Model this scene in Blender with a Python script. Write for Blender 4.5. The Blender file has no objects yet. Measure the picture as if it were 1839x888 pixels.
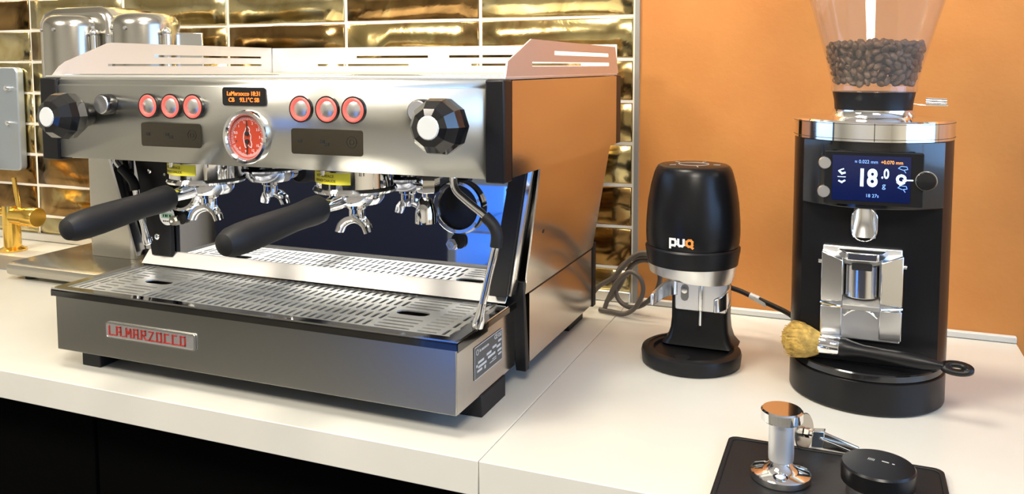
import bpy, bmesh, math, random
from mathutils import Vector, Matrix
random.seed(7)
PI = math.pi
scene = bpy.context.scene
C = scene.collection

# ---------------------------------------------------------------- camera
CAM_POS = Vector((1.0249, -0.8321, 0.4229))
cr = Vector((0.92718, 0.37461, -0.00187)); cu = Vector((-0.02722, 0.07236, 0.99701)); cf = Vector((-0.37362, 0.92436, -0.07729))
cd = bpy.data.cameras.new('camera'); cam = bpy.data.objects.new('camera', cd); C.objects.link(cam)
cam.matrix_world = Matrix(((cr.x, cu.x, -cf.x, CAM_POS.x), (cr.y, cu.y, -cf.y, CAM_POS.y), (cr.z, cu.z, -cf.z, CAM_POS.z), (0, 0, 0, 1)))
cd.sensor_fit = 'HORIZONTAL'; cd.sensor_width = 36.0
cd.lens = 36.0 * 1511.6 / 1839.0
cd.shift_y = -(444.0 - 236.0) / 1839.0
cd.clip_start = 0.02
scene.camera = cam

# ---------------------------------------------------------------- world, lights, exposure
wd = bpy.data.worlds.new('world'); scene.world = wd; wd.use_nodes = True
wb = wd.node_tree.nodes['Background']; wb.inputs[0].default_value = (0.24, 0.50, 1.0, 1); wb.inputs[1].default_value = 3.5
scene.view_settings.view_transform = 'Standard'; scene.view_settings.look = 'None'
scene.view_settings.gamma = 1.0; scene.view_settings.use_curve_mapping = False
scene.view_settings.exposure = -0.04
scene.cycles.use_denoising = True

def area(name, loc, target, sx, sy, power, col):
    l = bpy.data.lights.new(name, 'AREA'); l.shape = 'RECTANGLE'; l.size = sx; l.size_y = sy; l.energy = power; l.color = col
    o = bpy.data.objects.new(name, l); C.objects.link(o); o.location = loc
    o.rotation_euler = (Vector(target) - Vector(loc)).to_track_quat('-Z', 'Y').to_euler(); return o
WARM = (1.0, 0.925, 0.80)
area('under_shelf_led_light', (0.1, 0.590, 0.900), (0.1, 0.590, 0), 3.0, 0.02, 16, (1.0, 0.88, 0.68))
area('ceiling_panel_light', (-0.75, -1.5, 1.66), (-0.75, -1.5, 0), 0.6, 0.6, 62, WARM)
area('ceiling_panel_light', (1.35, -1.6, 1.66), (1.35, -1.6, 0), 0.6, 0.6, 46, WARM)
area('ceiling_panel_light', (0.4, -0.35, 1.66), (0.4, -0.35, 0), 0.5, 0.5, 22, WARM)
area('window_daylight', (2.92, -0.58, 0.75), (0, -0.58, 0.6), 1.9, 1.3, 26, (0.42, 0.66, 1.0))

# ---------------------------------------------------------------- materials
MATS = {}
def mat(name, col=(.8, .8, .8), metal=0.0, rough=0.5, emit=None, es=1.0, bump=0.0, bscale=60.0, stretch=(1, 1, 1), var=0.0, vscale=8.0, coat=0.0, spec=0.5, rvar=0.0, aniso=0.0, col2=None):
    if name in MATS: return MATS[name]
    m = bpy.data.materials.new(name); m.use_nodes = True; nt = m.node_tree; b = nt.nodes['Principled BSDF']
    b.inputs['Base Color'].default_value = (*col, 1); b.inputs['Metallic'].default_value = metal; b.inputs['Roughness'].default_value = rough
    b.inputs['Specular IOR Level'].default_value = spec
    b.inputs['Coat Weight'].default_value = coat
    if aniso: b.inputs['Anisotropic'].default_value = aniso
    if emit: b.inputs['Emission Color'].default_value = (*emit, 1); b.inputs['Emission Strength'].default_value = es
    L = nt.links.new
    if bump or var or rvar or col2:
        tc = nt.nodes.new('ShaderNodeTexCoord'); mp = nt.nodes.new('ShaderNodeMapping'); mp.inputs['Scale'].default_value = stretch; L(tc.outputs['Object'], mp.inputs['Vector'])
    if bump:
        n = nt.nodes.new('ShaderNodeTexNoise'); n.inputs['Scale'].default_value = bscale; n.inputs['Detail'].default_value = 4; L(mp.outputs[0], n.inputs['Vector'])
        bp = nt.nodes.new('ShaderNodeBump'); bp.inputs['Strength'].default_value = bump; bp.inputs['Distance'].default_value = 0.002; L(n.outputs['Fac'], bp.inputs['Height']); L(bp.outputs[0], b.inputs['Normal'])
        if rvar:
            mr = nt.nodes.new('ShaderNodeMapRange'); mr.inputs['To Min'].default_value = rough - rvar; mr.inputs['To Max'].default_value = rough + rvar; L(n.outputs['Fac'], mr.inputs['Value']); L(mr.outputs[0], b.inputs['Roughness'])
    if var or col2:
        n2 = nt.nodes.new('ShaderNodeTexNoise'); n2.inputs['Scale'].default_value = vscale; n2.inputs['Detail'].default_value = 5; L(mp.outputs[0], n2.inputs['Vector'])
        mx = nt.nodes.new('ShaderNodeMix'); mx.data_type = 'RGBA'
        c2 = col2 or tuple(c * (1 - var) for c in col)
        mx.inputs[6].default_value = (*col, 1); mx.inputs[7].default_value = (*c2, 1)
        rp = nt.nodes.new('ShaderNodeMapRange'); rp.inputs['From Min'].default_value = 0.35; rp.inputs['From Max'].default_value = 0.65; L(n2.outputs['Fac'], rp.inputs['Value']); L(rp.outputs[0], mx.inputs[0]); L(mx.outputs[2], b.inputs['Base Color'])
    MATS[name] = m; return m

steel_front = mat('brushed steel front', (.70, .70, .65), 1, .33, bump=.012, bscale=60, stretch=(1, 40, 40))
steel_side = mat('brushed steel side', (.70, .67, .63), 1, .17, bump=.02, bscale=60, stretch=(20, 1, 20))
steel_tray = mat('brushed tray steel', (.47, .47, .435), 1, .22, bump=.010, bscale=60, stretch=(1, 40, 40))
steel_rail = mat('satin rail steel', (.80, .78, .755), 1, .48, bump=.01, bscale=60)
chrome = mat('chrome', (.86, .86, .86), 1, .06)
mirror = mat('mirror steel', (.62, .64, .70), 1, .025, bump=.01, bscale=15)
grate_steel = mat('polished grate steel', (.88, .88, .84), 1, .46)
alu = mat('satin aluminium', (.80, .80, .79), 1, .30)
alu_pol = mat('polished aluminium', (.82, .82, .82), 1, .15)
nickel = mat('brushed nickel', (.52, .50, .45), 1, .22, bump=.03, bscale=30, stretch=(1, 1, 25))
black_plastic = mat('black plastic', (.006, .006, .007), 0, .38, spec=.3)
black_gloss = mat('glossy black', (.008, .008, .009), 0, .12, coat=.4)
black_rubber = mat('black rubber', (.008, .008, .009), 0, .55, bump=.05, bscale=400, spec=.35)
black_satin = mat('black satin metal', (.006, .006, .007), 0, .30, spec=.28)
dark_glass = mat('dark mirrored label', (.15, .135, .11), 1, .08)
black_ink = mat('black ink', (.004, .004, .004), 0, .6)
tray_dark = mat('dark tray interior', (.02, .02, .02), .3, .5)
white_plastic = mat('white cap', (.58, .60, .60), 0, .3)
red_led = mat('red lit ring', (.45, .05, .04), 0, .4, emit=(1.0, .17, .13), es=.85)
orange_led = mat('orange display text', (.9, .2, .03), 0, .5, emit=(1.0, .13, .015), es=2.2)
gauge_red = mat('red dial', (.52, .045, .010), 0, .5)
white_ink = mat('white ink', (.85, .85, .83), 0, .6)
grey_ink = mat('grey ink', (.55, .55, .52), 0, .6)
red_ink = mat('red enamel', (.33, .018, .012), 0, .35)
yellow_label = mat('yellow label', (.95, .84, .05), 0, .5)
green_ink = mat('green ink', (.35, .62, .42), 0, .6)
plate_grey = mat('dark grey nameplate', (.12, .12, .115), .4, .4)
badge_steel = mat('badge steel', (.80, .78, .77), 1, .36)
gold = mat('polished brass', (.95, .62, .14), 1, .18)
counter_mat = mat('cream composite', (.60, .585, .525), 0, .30, var=.07, vscale=5, bump=.02, bscale=200)
counter_edge = counter_mat
terracotta = mat('terracotta plaster', (.55, .222, .046), 0, .62, bump=.12, bscale=120, col2=(.50, .185, .036), vscale=7)
grout = mat('pale grout', (.80, .77, .70), 0, .85, bump=.2, bscale=300)
trim_grey = mat('grey metal trim', (.30, .29, .27), .5, .5)
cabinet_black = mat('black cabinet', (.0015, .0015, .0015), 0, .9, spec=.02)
wood = mat('grey floor', (.22, .21, .19), 0, .5, var=.3)
paint_warm = mat('warm wall paint', (.74, .71, .62), 0, .8)
paint_ceiling = mat('ceiling paint', (.75, .71, .64), 0, .9)
navy = mat('navy paint', (.012, .018, .05), 0, .5)
screen_blue = mat('screen blue', (.002, .004, .02), 0, .1, emit=(.002, .006, .05), es=1.0)
screen_white = mat('screen white', (.6, .8, 1), 0, .5, emit=(.55, .80, 1.0), es=2.2)
screen_dim = mat('screen dim', (.2, .4, .8), 0, .5, emit=(.12, .26, .8), es=1.0)
screen_orange = mat('screen orange', (1, .4, .1), 0, .5, emit=(1, .22, .02), es=1.6)
bristle_mat = mat('bristle', (.52, .33, .07), 0, .8, bump=.8, bscale=300, var=.5, vscale=120)
bean_mat = mat('roasted bean', (.125, .058, .024), 0, .42, var=.4, vscale=150)
cable_mat = mat('grey cable', (.10, .085, .075), 0, .45)
steel_blue = mat('blue grey steel', (.42, .48, .55), .8, .35)
orange_ink = mat('orange ink', (.85, .28, .05), 0, .5)
led_mat = mat('led diffuser', (1, .9, .75), 0, .5, emit=(1, .84, .62), es=8)
panel_lamp = mat('ceiling lamp diffuser', (1, .95, .85), 0, .5, emit=(1, .87, .68), es=9)
added_blue_glow = mat('added blue glow', (.5, .7, 1), 0, .5, emit=(.10, .32, 1.0), es=3.2)

def tile_mat():
    m = bpy.data.materials.new('gold glazed tile'); m.use_nodes = True; nt = m.node_tree; b = nt.nodes['Principled BSDF']; L = nt.links.new; N = nt.nodes.new
    tc = N('ShaderNodeTexCoord'); oi = N('ShaderNodeObjectInfo')
    va = N('ShaderNodeVectorMath'); va.operation = 'MULTIPLY_ADD'; va.inputs[1].default_value = (1, 1, 1)
    cb = N('ShaderNodeCombineXYZ'); mu = N('ShaderNodeMath'); mu.operation = 'MULTIPLY'; mu.inputs[1].default_value = 37.0
    L(oi.outputs['Random'], mu.inputs[0]); L(mu.outputs[0], cb.inputs[0]); L(mu.outputs[0], cb.inputs[2]); L(tc.outputs['Object'], va.inputs[0]); L(cb.outputs[0], va.inputs[2])
    n1 = N('ShaderNodeTexNoise'); n1.inputs['Scale'].default_value = 11; n1.inputs['Detail'].default_value = 3; n1.inputs['Distortion'].default_value = 1.2; L(va.outputs[0], n1.inputs['Vector'])
    n2 = N('ShaderNodeTexNoise'); n2.inputs['Scale'].default_value = 55; n2.inputs['Detail'].default_value = 4; L(va.outputs[0], n2.inputs['Vector'])
    b1 = N('ShaderNodeBump'); b1.inputs['Strength'].default_value = .16; b1.inputs['Distance'].default_value = .008; L(n1.outputs['Fac'], b1.inputs['Height'])
    b2 = N('ShaderNodeBump'); b2.inputs['Strength'].default_value = .14; b2.inputs['Distance'].default_value = .002; L(n2.outputs['Fac'], b2.inputs['Height']); L(b1.outputs[0], b2.inputs['Normal']); L(b2.outputs[0], b.inputs['Normal'])
    cr_ = N('ShaderNodeValToRGB'); e = cr_.color_ramp.elements
    e[0].position = 0.0; e[0].color = (.075, .042, .016, 1); e[1].position = 1.0; e[1].color = (.82, .72, .44, 1)
    k = e.new(.35); k.color = (.30, .18, .065, 1); k = e.new(.6); k.color = (.54, .43, .19, 1)
    ad = N('ShaderNodeMath'); ad.operation = 'MULTIPLY_ADD'; ad.inputs[1].default_value = .9; L(n1.outputs['Fac'], ad.inputs[0])
    m2 = N('ShaderNodeMath'); m2.operation = 'MULTIPLY_ADD'; m2.inputs[1].default_value = .65; m2.inputs[2].default_value = -.28; L(oi.outputs['Random'], m2.inputs[0]); L(m2.outputs[0], ad.inputs[2])
    L(ad.outputs[0], cr_.inputs[0]); L(cr_.outputs[0], b.inputs['Base Color'])
    b.inputs['Metallic'].default_value = 1.0; b.inputs['Roughness'].default_value = .16
    return m
tile_m = tile_mat()

def clear_mat(name, tint, haze):
    m = bpy.data.materials.new(name); m.use_nodes = True; nt = m.node_tree; nt.nodes.clear(); N = nt.nodes.new; L = nt.links.new
    out = N('ShaderNodeOutputMaterial'); tr = N('ShaderNodeBsdfTransparent'); tr.inputs[0].default_value = (*tint, 1)
    gl = N('ShaderNodeBsdfGlossy'); gl.inputs['Roughness'].default_value = .04
    df = N('ShaderNodeBsdfDiffuse'); df.inputs[0].default_value = (.9, .9, .9, 1)
    m0 = N('ShaderNodeMixShader'); m0.inputs[0].default_value = haze; L(tr.outputs[0], m0.inputs[1]); L(df.outputs[0], m0.inputs[2])
    lw = N('ShaderNodeLayerWeight'); lw.inputs[0].default_value = .5; pw = N('ShaderNodeMath'); pw.operation = 'POWER'; pw.inputs[1].default_value = 3.5; L(lw.outputs['Facing'], pw.inputs[0]); ml = N('ShaderNodeMath'); ml.operation = 'MULTIPLY_ADD'; ml.inputs[1].default_value = .45; ml.inputs[2].default_value = .035; L(pw.outputs[0], ml.inputs[0])
    m1 = N('ShaderNodeMixShader'); L(ml.outputs[0], m1.inputs[0]); L(m0.outputs[0], m1.inputs[1]); L(gl.outputs[0], m1.inputs[2]); L(m1.outputs[0], out.inputs[0])
    return m
acrylic = clear_mat('clear acrylic', (.97, .965, .96), .03)
window_glass = clear_mat('window glass', (.95, .97, 1), .0)

# ---------------------------------------------------------------- mesh helpers
def box(bm, x0, x1, y0, y1, z0, z1):
    v = [bm.verts.new((x, y, z)) for z in (z0, z1) for y in (y0, y1) for x in (x0, x1)]
    for f in ((0, 2, 3, 1), (4, 5, 7, 6), (0, 1, 5, 4), (2, 6, 7, 3), (0, 4, 6, 2), (1, 3, 7, 5)): bm.faces.new([v[i] for i in f])
def hexa(bm, b, t):
    # b, t : four corners each (same winding)
    vb = [bm.verts.new(p) for p in b]; vt = [bm.verts.new(p) for p in t]
    bm.faces.new(vb[::-1]); bm.faces.new(vt)
    for i in range(4): bm.faces.new((vb[i], vb[(i + 1) % 4], vt[(i + 1) % 4], vt[i]))
def frame_of(d):
    d = Vector(d).normalized(); a = Vector((0, 0, 1)) if abs(d.z) < .9 else Vector((1, 0, 0))
    u = d.cross(a).normalized(); return d, u, d.cross(u).normalized() * -1
def lathe(bm, prof, o=(0, 0, 0), d=(0, 0, 1), n=32, a0=0.0, a1=2 * PI):
    # prof: list (r, h) along axis d from origin o
    d, u, w = frame_of(d); o = Vector(o); full = abs(a1 - a0 - 2 * PI) < 1e-6; m = n if full else n + 1
    rings = []
    for r, h in prof:
        if r < 1e-7: rings.append([bm.verts.new(o + d * h)]); continue
        rings.append([bm.verts.new(o + d * h + (u * math.cos(a0 + (a1 - a0) * k / n) + w * math.sin(a0 + (a1 - a0) * k / n)) * r) for k in range(m)])
    for A, B in zip(rings, rings[1:]):
        for k in range(n):
            k2 = (k + 1) % m
            if len(A) == 1 and len(B) == 1: continue
            if len(A) == 1: bm.faces.new((A[0], B[k2], B[k]))
            elif len(B) == 1: bm.faces.new((A[k], A[k2], B[0]))
            else: bm.faces.new((A[k], A[k2], B[k2], B[k]))
def cyl(bm, p, q, r, r2=None, n=24):
    p = Vector(p); q = Vector(q); r2 = r if r2 is None else r2
    lathe(bm, [(0, 0), (r, 0), (r2, (q - p).length), (0, (q - p).length)], p, q - p, n)
def smooth_path(pts, k=6):
    P = [Vector(p) for p in pts]; out = []
    for i in range(len(P) - 1):
        p0 = P[max(i - 1, 0)]; p1 = P[i]; p2 = P[i + 1]; p3 = P[min(i + 2, len(P) - 1)]
        for j in range(k):
            t = j / k; out.append(.5 * ((2 * p1) + (p2 - p0) * t + (2 * p0 - 5 * p1 + 4 * p2 - p3) * t * t + (3 * p1 - p0 - 3 * p2 + p3) * t ** 3))
    out.append(P[-1]); return out
def tube(bm, pts, r, n=12, k=6, r1=None):
    P = smooth_path(pts, k) if k else [Vector(p) for p in pts]; rings = []; N = len(P)
    d = (P[1] - P[0]).normalized(); _, u, _ = frame_of(d)
    for i, p in enumerate(P):
        t = (P[min(i + 1, N - 1)] - P[max(i - 1, 0)]).normalized(); u = (u - t * u.dot(t)).normalized(); w = t.cross(u)
        rr = r if r1 is None else r + (r1 - r) * i / (N - 1)
        rings.append([bm.verts.new(p + (u * math.cos(2 * PI * j / n) + w * math.sin(2 * PI * j / n)) * rr) for j in range(n)])
    for A, B in zip(rings, rings[1:]):
        for j in range(n): bm.faces.new((A[j], A[(j + 1) % n], B[(j + 1) % n], B[j]))
    bm.faces.new(rings[0][::-1]); bm.faces.new(rings[-1])
def rrect(w, h, r, n=5):
    pts = []
    for cx, cy, a in ((w / 2 - r, h / 2 - r, 0), (-w / 2 + r, h / 2 - r, PI / 2), (-w / 2 + r, -h / 2 + r, PI), (w / 2 - r, -h / 2 + r, 1.5 * PI)):
        for k in range(n + 1): pts.append((cx + r * math.cos(a + PI / 2 * k / n), cy + r * math.sin(a + PI / 2 * k / n)))
    return pts
def prism(bm, pts, M, h):
    # polygon in local xy, extruded along local z by h, placed by matrix M
    a = [bm.verts.new(M @ Vector((x, y, 0))) for x, y in pts]; b = [bm.verts.new(M @ Vector((x, y, h))) for x, y in pts]
    n = len(pts); bm.faces.new(a[::-1]); bm.faces.new(b)
    for i in range(n): bm.faces.new((a[i], a[(i + 1) % n], b[(i + 1) % n], b[i]))
def FR(x, y, z): return Matrix.Translation((x, y, z)) @ Matrix.Rotation(PI / 2, 4, 'X')                      # local xy -> world xz, local z -> -y
def SD(x, y, z): return Matrix.Translation((x, y, z)) @ Matrix.Rotation(PI / 2, 4, 'Z') @ Matrix.Rotation(PI / 2, 4, 'X')   # faces +x
def UP(x, y, z, a=0): return Matrix.Translation((x, y, z)) @ Matrix.Rotation(a, 4, 'Z')
def holed(bm, outer, holes, M):
    es = []
    for loop in [outer] + holes:
        vs = [bm.verts.new(M @ Vector((x, y, 0))) for x, y in loop]
        for i in range(len(vs)): es.append(bm.edges.new((vs[i], vs[(i + 1) % len(vs)])))
    bmesh.ops.triangle_fill(bm, use_beauty=True, use_dissolve=False, edges=es)
def mesh_of(name, bm, m, smooth=True, ang=38):
    bmesh.ops.recalc_face_normals(bm, faces=bm.faces[:])
    if smooth:
        lim = math.radians(ang)
        for f in bm.faces: f.smooth = True
        for e in bm.edges:
            if len(e.link_faces) == 2 and e.calc_face_angle(0) > lim: e.smooth = False
    me = bpy.data.meshes.new(name); bm.to_mesh(me); bm.free()
    if m: me.materials.append(m)
    return me
def obj(name, bm, m, parent=None, loc=None, smooth=True, bevel=0, solid=0, rot=None):
    o = bpy.data.objects.new(name, mesh_of(name, bm, m, smooth)); C.objects.link(o)
    if parent: o.parent = parent
    if loc: o.location = loc
    if rot: o.rotation_euler = rot
    if solid:
        s = o.modifiers.new('solidify', 'SOLIDIFY'); s.thickness = solid; s.offset = 0
    if bevel:
        b = o.modifiers.new('bevel', 'BEVEL'); b.width = bevel; b.segments = 2; b.limit_method = 'ANGLE'; b.angle_limit = math.radians(40)
    return o
def B(): return bmesh.new()
def part_box(name, m, parent, *d, bevel=0.0015):
    bm = B(); box(bm, *d); return obj(name, bm, m, parent, bevel=bevel)
def tag(o, label, cat=None, group=None, kind=None):
    o['label'] = label
    if cat: o['category'] = cat
    if group: o['group'] = group
    if kind: o['kind'] = kind
    return o
def thing(name, label, cat, loc=(0, 0, 0), rz=0, group=None):
    o = bpy.data.objects.new(name, None); o.empty_display_size = .05; C.objects.link(o); o.location = loc; o.rotation_euler = (0, 0, rz)
    return tag(o, label, cat, group)
def struct(name, bm, m, label, **k):
    o = obj(name, bm, m, **k); o['kind'] = 'structure'; o['label'] = label; return o
def copy_tree(o, parent=None):
    c = o.copy(); C.objects.link(c); c.parent = parent
    for ch in list(o.children): copy_tree(ch, c)
    return c
def text_bm(s, size, M, depth=.0003, bm=None, bend=None, ax='CENTER', sx=1.0, bold=0.0):
    cu_ = bpy.data.curves.new('t', 'FONT'); cu_.body = s; cu_.size = size; cu_.align_x = ax; cu_.align_y = 'CENTER'; cu_.extrude = depth; cu_.offset = bold
    to = bpy.data.objects.new('t', cu_); C.objects.link(to); me = bpy.data.meshes.new_from_object(to)
    bpy.data.objects.remove(to); bpy.data.curves.remove(cu_)
    bm = bm or B(); n0 = len(bm.verts); bm.from_mesh(me); bpy.data.meshes.remove(me); bm.verts.ensure_lookup_table()
    for v in bm.verts[n0:]:
        v.co.x *= sx; v.co = bend(v.co) if bend else M @ v.co
    return bm
def stroke(bm, pts, w, M, h=.0006):
    # flat polyline of thin boxes in local xy
    for (x0, y0), (x1, y1) in zip(pts, pts[1:]):
        d = Vector((x1 - x0, y1 - y0, 0)); l = d.length
        if l < 1e-9: continue
        d /= l; n = Vector((-d.y, d.x, 0)) * w / 2; e = d * w / 2; a = Vector((x0, y0, 0)) - e; b = Vector((x1, y1, 0)) + e; z = Vector((0, 0, h))
        hexa(bm, [M @ (a - n), M @ (b - n), M @ (b + n), M @ (a + n)], [M @ (a - n + z), M @ (b - n + z), M @ (b + n + z), M @ (a + n + z)])
def circle(cx, cy, r, n=24): return [(cx + r * math.cos(2 * PI * k / n), cy + r * math.sin(2 * PI * k / n)) for k in range(n)]
def ring_bm(bm, r0, r1, M, h, n=32):
    o = [bm.verts.new(M @ Vector((x, y, 0))) for x, y in circle(0, 0, r1, n)]; o2 = [bm.verts.new(M @ Vector((x, y, h))) for x, y in circle(0, 0, r1, n)]
    i = [bm.verts.new(M @ Vector((x, y, 0))) for x, y in circle(0, 0, r0, n)]; i2 = [bm.verts.new(M @ Vector((x, y, h))) for x, y in circle(0, 0, r0, n)]
    for k in range(n):
        j = (k + 1) % n
        bm.faces.new((o[k], o[j], o2[j], o2[k])); bm.faces.new((i[j], i[k], i2[k], i2[j])); bm.faces.new((o2[k], o2[j], i2[j], i2[k])); bm.faces.new((o[j], o[k], i[k], i[j]))

# ================================================================= SETTING
YW = 0.622; FLOOR = -0.92; CEIL = 1.70; XL, XR, YF = -3.2, 3.0, -3.9
bm = B(); box(bm, XL, XR, YF, YW + .1, FLOOR - .05, FLOOR); struct('floor', bm, wood, 'grey floor of the coffee bar')
bm = B(); box(bm, XL, XR, YF, YW + .1, CEIL, CEIL + .05); struct('ceiling', bm, paint_ceiling, 'pale painted ceiling')
bm = B(); box(bm, XL - .1, XL, YF, YW + .1, FLOOR, CEIL); struct('wall_left', bm, paint_warm, 'warm painted side wall')
bm = B(); box(bm, XL - .1, XR + .1, YF - .1, YF, FLOOR, CEIL); struct('wall_front', bm, paint_warm, 'warm painted wall opposite the counter')
# right wall with a window opening
bm = B(); wy0, wy1, wz0, wz1 = -1.6, 0.45, 0.05, 1.45
box(bm, XR, XR + .1, YF, wy0, FLOOR, CEIL); box(bm, XR, XR + .1, wy1, YW + .1, FLOOR, CEIL); box(bm, XR, XR + .1, wy0, wy1, FLOOR, wz0); box(bm, XR, XR + .1, wy0, wy1, wz1, CEIL)
struct('wall_right', bm, paint_warm, 'warm painted side wall with a window')
bm = B(); box(bm, XR + .045, XR + .05, wy0, wy1, wz0, wz1); win = struct('window_1', bm, window_glass, 'window letting in cool daylight')
for k, d in enumerate(((wy0, wy0 + .05, wz0, wz1), (wy1 - .05, wy1, wz0, wz1), (wy0 + .05, wy1 - .05, wz0, wz0 + .05), (wy0 + .05, wy1 - .05, wz1 - .05, wz1), (-.60, -.55, wz0 + .05, wz1 - .05))):
    part_box('window_frame', white_plastic, win, XR + .02, XR + .08, *d)
# tiled wall: grout bed plus one object per tile
XT = 0.672; PX, PZ = 0.2955, 0.0748
bm = B(); box(bm, XL, XT, YW - .0012, YW + .1, FLOOR, CEIL); wb_ = struct('wall_back', bm, grout, 'gold tiled wall behind the espresso machine with pale grout')
def tile_mesh(seed):
    r = random.Random(seed); bm = B(); w, h, b = PX / 2 - .0030, PZ / 2 - .0028, .0022
    def j(): return r.uniform(-.0007, .0007)
    back = [bm.verts.new((x, .005, z)) for x, z in ((-w, -h), (w, -h), (w, h), (-w, h))]
    n = 6; top, bot = [], []
    for k in range(n + 1):
        x = -w + 2 * w * k / n; bot.append(bm.verts.new((x, -.0025 + j(), -h + j()))); top.append(bm.verts.new((x, -.0025 + j(), h + j())))
    fi = [[bm.verts.new((-w + b + 2 * (w - b) * k / n, -.0050 + 1.2 * j(), s * (h - b))) for k in range(n + 1)] for s in (-1, 1)]
    for k in range(n):
        bm.faces.new((fi[0][k], fi[0][k + 1], fi[1][k + 1], fi[1][k])); bm.faces.new((bot[k], bot[k + 1], fi[0][k + 1], fi[0][k])); bm.faces.new((fi[1][k], fi[1][k + 1], top[k + 1], top[k]))
    bm.faces.new((bot[0], fi[0][0], fi[1][0], top[0])); bm.faces.new((fi[0][n], bot[n], top[n], fi[1][n]))
    bm.faces.new([back[0], back[1]] + bot[::-1]); bm.faces.new([back[2], back[3]] + top); bm.faces.new((back[0], bot[0], top[0], back[3])); bm.faces.new((bot[n], back[1], back[2], top[n]))
    return mesh_of('tile', bm, tile_m, ang=60)
tms = [tile_mesh(s) for s in range(6)]
for c in range(6):
    for r_ in range(-1, 13):
        o = bpy.data.objects.new('tile', random.choice(tms)); C.objects.link(o); o.parent = wb_
        o.location = (XT - .002 - PX * (c + .5), YW + .001, .510 + .0 - PZ * (r_ - 4 + .5) + .0)
        o.location.z = .510 + PZ * (5.5 - r_)
        o.rotation_euler = (random.uniform(-.012, .012), 0, random.uniform(-.008, .008))
bm = B(); box(bm, XT + .006, XR, YW, YW + .1, FLOOR, CEIL); struct('wall_back_plaster', bm, terracotta, 'terracotta orange plaster wall behind the grinder').name = 'wall_right_back'
bm = B(); box(bm, XT - .001, XT + .007, YW - .006, YW + .05, 0.0, CEIL); struct('trim_1', bm, trim_grey, 'thin grey edge trim where the tiles end')
bm = B(); box(bm, .690, 1.267, YW - .010, YW - .0005, 0.0005, .011); struct('trim_2', bm, counter_edge, 'low cream upstand along the terracotta wall', bevel=.002)
bm = B(); box(bm, -1.6, .668, YW - .012, YW - .0055, .0005, .020); struct('trim_3', bm, alu, 'low silver trim strip along the foot of the tiles', bevel=.002)

# shelf with LED strip above the frame
sh = thing('wall_shelf', 'long wall shelf above the counter with a warm light strip underneath', 'shelf', (0, 0, 0))
part_box('shelf_board', paint_warm, sh, -1.6, 1.8, .50, YW - .008, .93, .96)
part_box('fascia', paint_warm, sh, -1.6, 1.8, .556, .566, .72, .9298)
part_box('light_strip', led_mat, sh, -1.5, 1.7, .580, .600, .915, .929, bevel=0)

# ---- worktop slabs and base cabinets
YC = -0.0365
bm = B(); box(bm, -1.9, .6632, YC, YW - .0005, -.040, 0)
tag(obj('worktop', bm, counter_mat, bevel=.001), 'long cream worktop slab that carries the espresso machine', 'worktop')
bm = B(); box(bm, .6640, 1.267, YC, YW - .0005, -.040, 0)
wt2 = tag(obj('worktop', bm, counter_mat, bevel=.001), 'shorter cream worktop slab that carries the grinder', 'worktop')
part_box('front_panel', counter_mat, wt2, .6642, 1.267, YC, YC + .03, -.30, -.0402, bevel=.001)
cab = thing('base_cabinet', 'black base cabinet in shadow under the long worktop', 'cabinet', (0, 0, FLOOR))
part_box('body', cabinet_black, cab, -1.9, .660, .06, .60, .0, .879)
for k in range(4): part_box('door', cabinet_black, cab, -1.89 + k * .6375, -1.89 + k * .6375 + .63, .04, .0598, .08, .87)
cab2 = thing('base_cabinet', 'cream base cabinet under the short worktop', 'cabinet', (0, 0, FLOOR))
part_box('body', counter_mat, cab2, .668, 1.26, .0, .60, .0, .879)

# ================================================================= ESPRESSO MACHINE
M = thing('espresso_machine', 'stainless steel two group espresso machine with red lit buttons', 'espresso machine', (.31, .25, 0))
off = Vector((-.31, -.25, 0))
def mp(name, bm, m, parent=None, **k):
    p = parent or M
    o = obj(name, bm, m, p, **k)
    if p is M: o.location = off
    return o
def mbox(name, m, *d, parent=None, bevel=.0012):
    bm = B(); box(bm, *d); return mp(name, bm, m, parent, bevel=bevel)
UX0, UX1 = -.048, .668
# --- drip tray
zb, zt = .028, .115
tray = mbox('drip_tray', steel_tray, 0, .62, 0, .0025, zb, zt - .004, bevel=.0006)
bm = B(); box(bm, .6175, .62, .0026, .178, zb, zt - .004); mp('tray_side', bm, steel_side)
bm = B(); box(bm, 0, .0025, .0026, .178, zb, zt - .004); mp('tray_side', bm, steel_side)
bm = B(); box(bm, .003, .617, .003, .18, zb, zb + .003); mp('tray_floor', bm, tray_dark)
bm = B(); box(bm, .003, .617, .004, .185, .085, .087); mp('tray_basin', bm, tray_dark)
# chrome rim
bm = B()
outer = [(-.0035, -.004), (.6235, -.004), (.6235, .18), (-.0035, .18)]
inner = [(.012, .009), (.608, .009), (.608, .176), (.012, .176)]
holed(bm, outer, [inner], UP(0, 0, zt)); mp('tray_rim', bm, chrome, solid=.002, smooth=False)
chrome_dark_refl = mat('chrome with painted dark reflection', (.16, .16, .16), 1, .06)  # lip chrome darkened in its base colour to paint in a dark reflection
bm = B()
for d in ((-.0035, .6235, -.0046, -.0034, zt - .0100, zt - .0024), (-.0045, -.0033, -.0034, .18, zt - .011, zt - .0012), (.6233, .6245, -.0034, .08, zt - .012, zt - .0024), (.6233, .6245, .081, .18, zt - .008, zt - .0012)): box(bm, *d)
mp('tray_rim_lip', bm, chrome_dark_refl)
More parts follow.
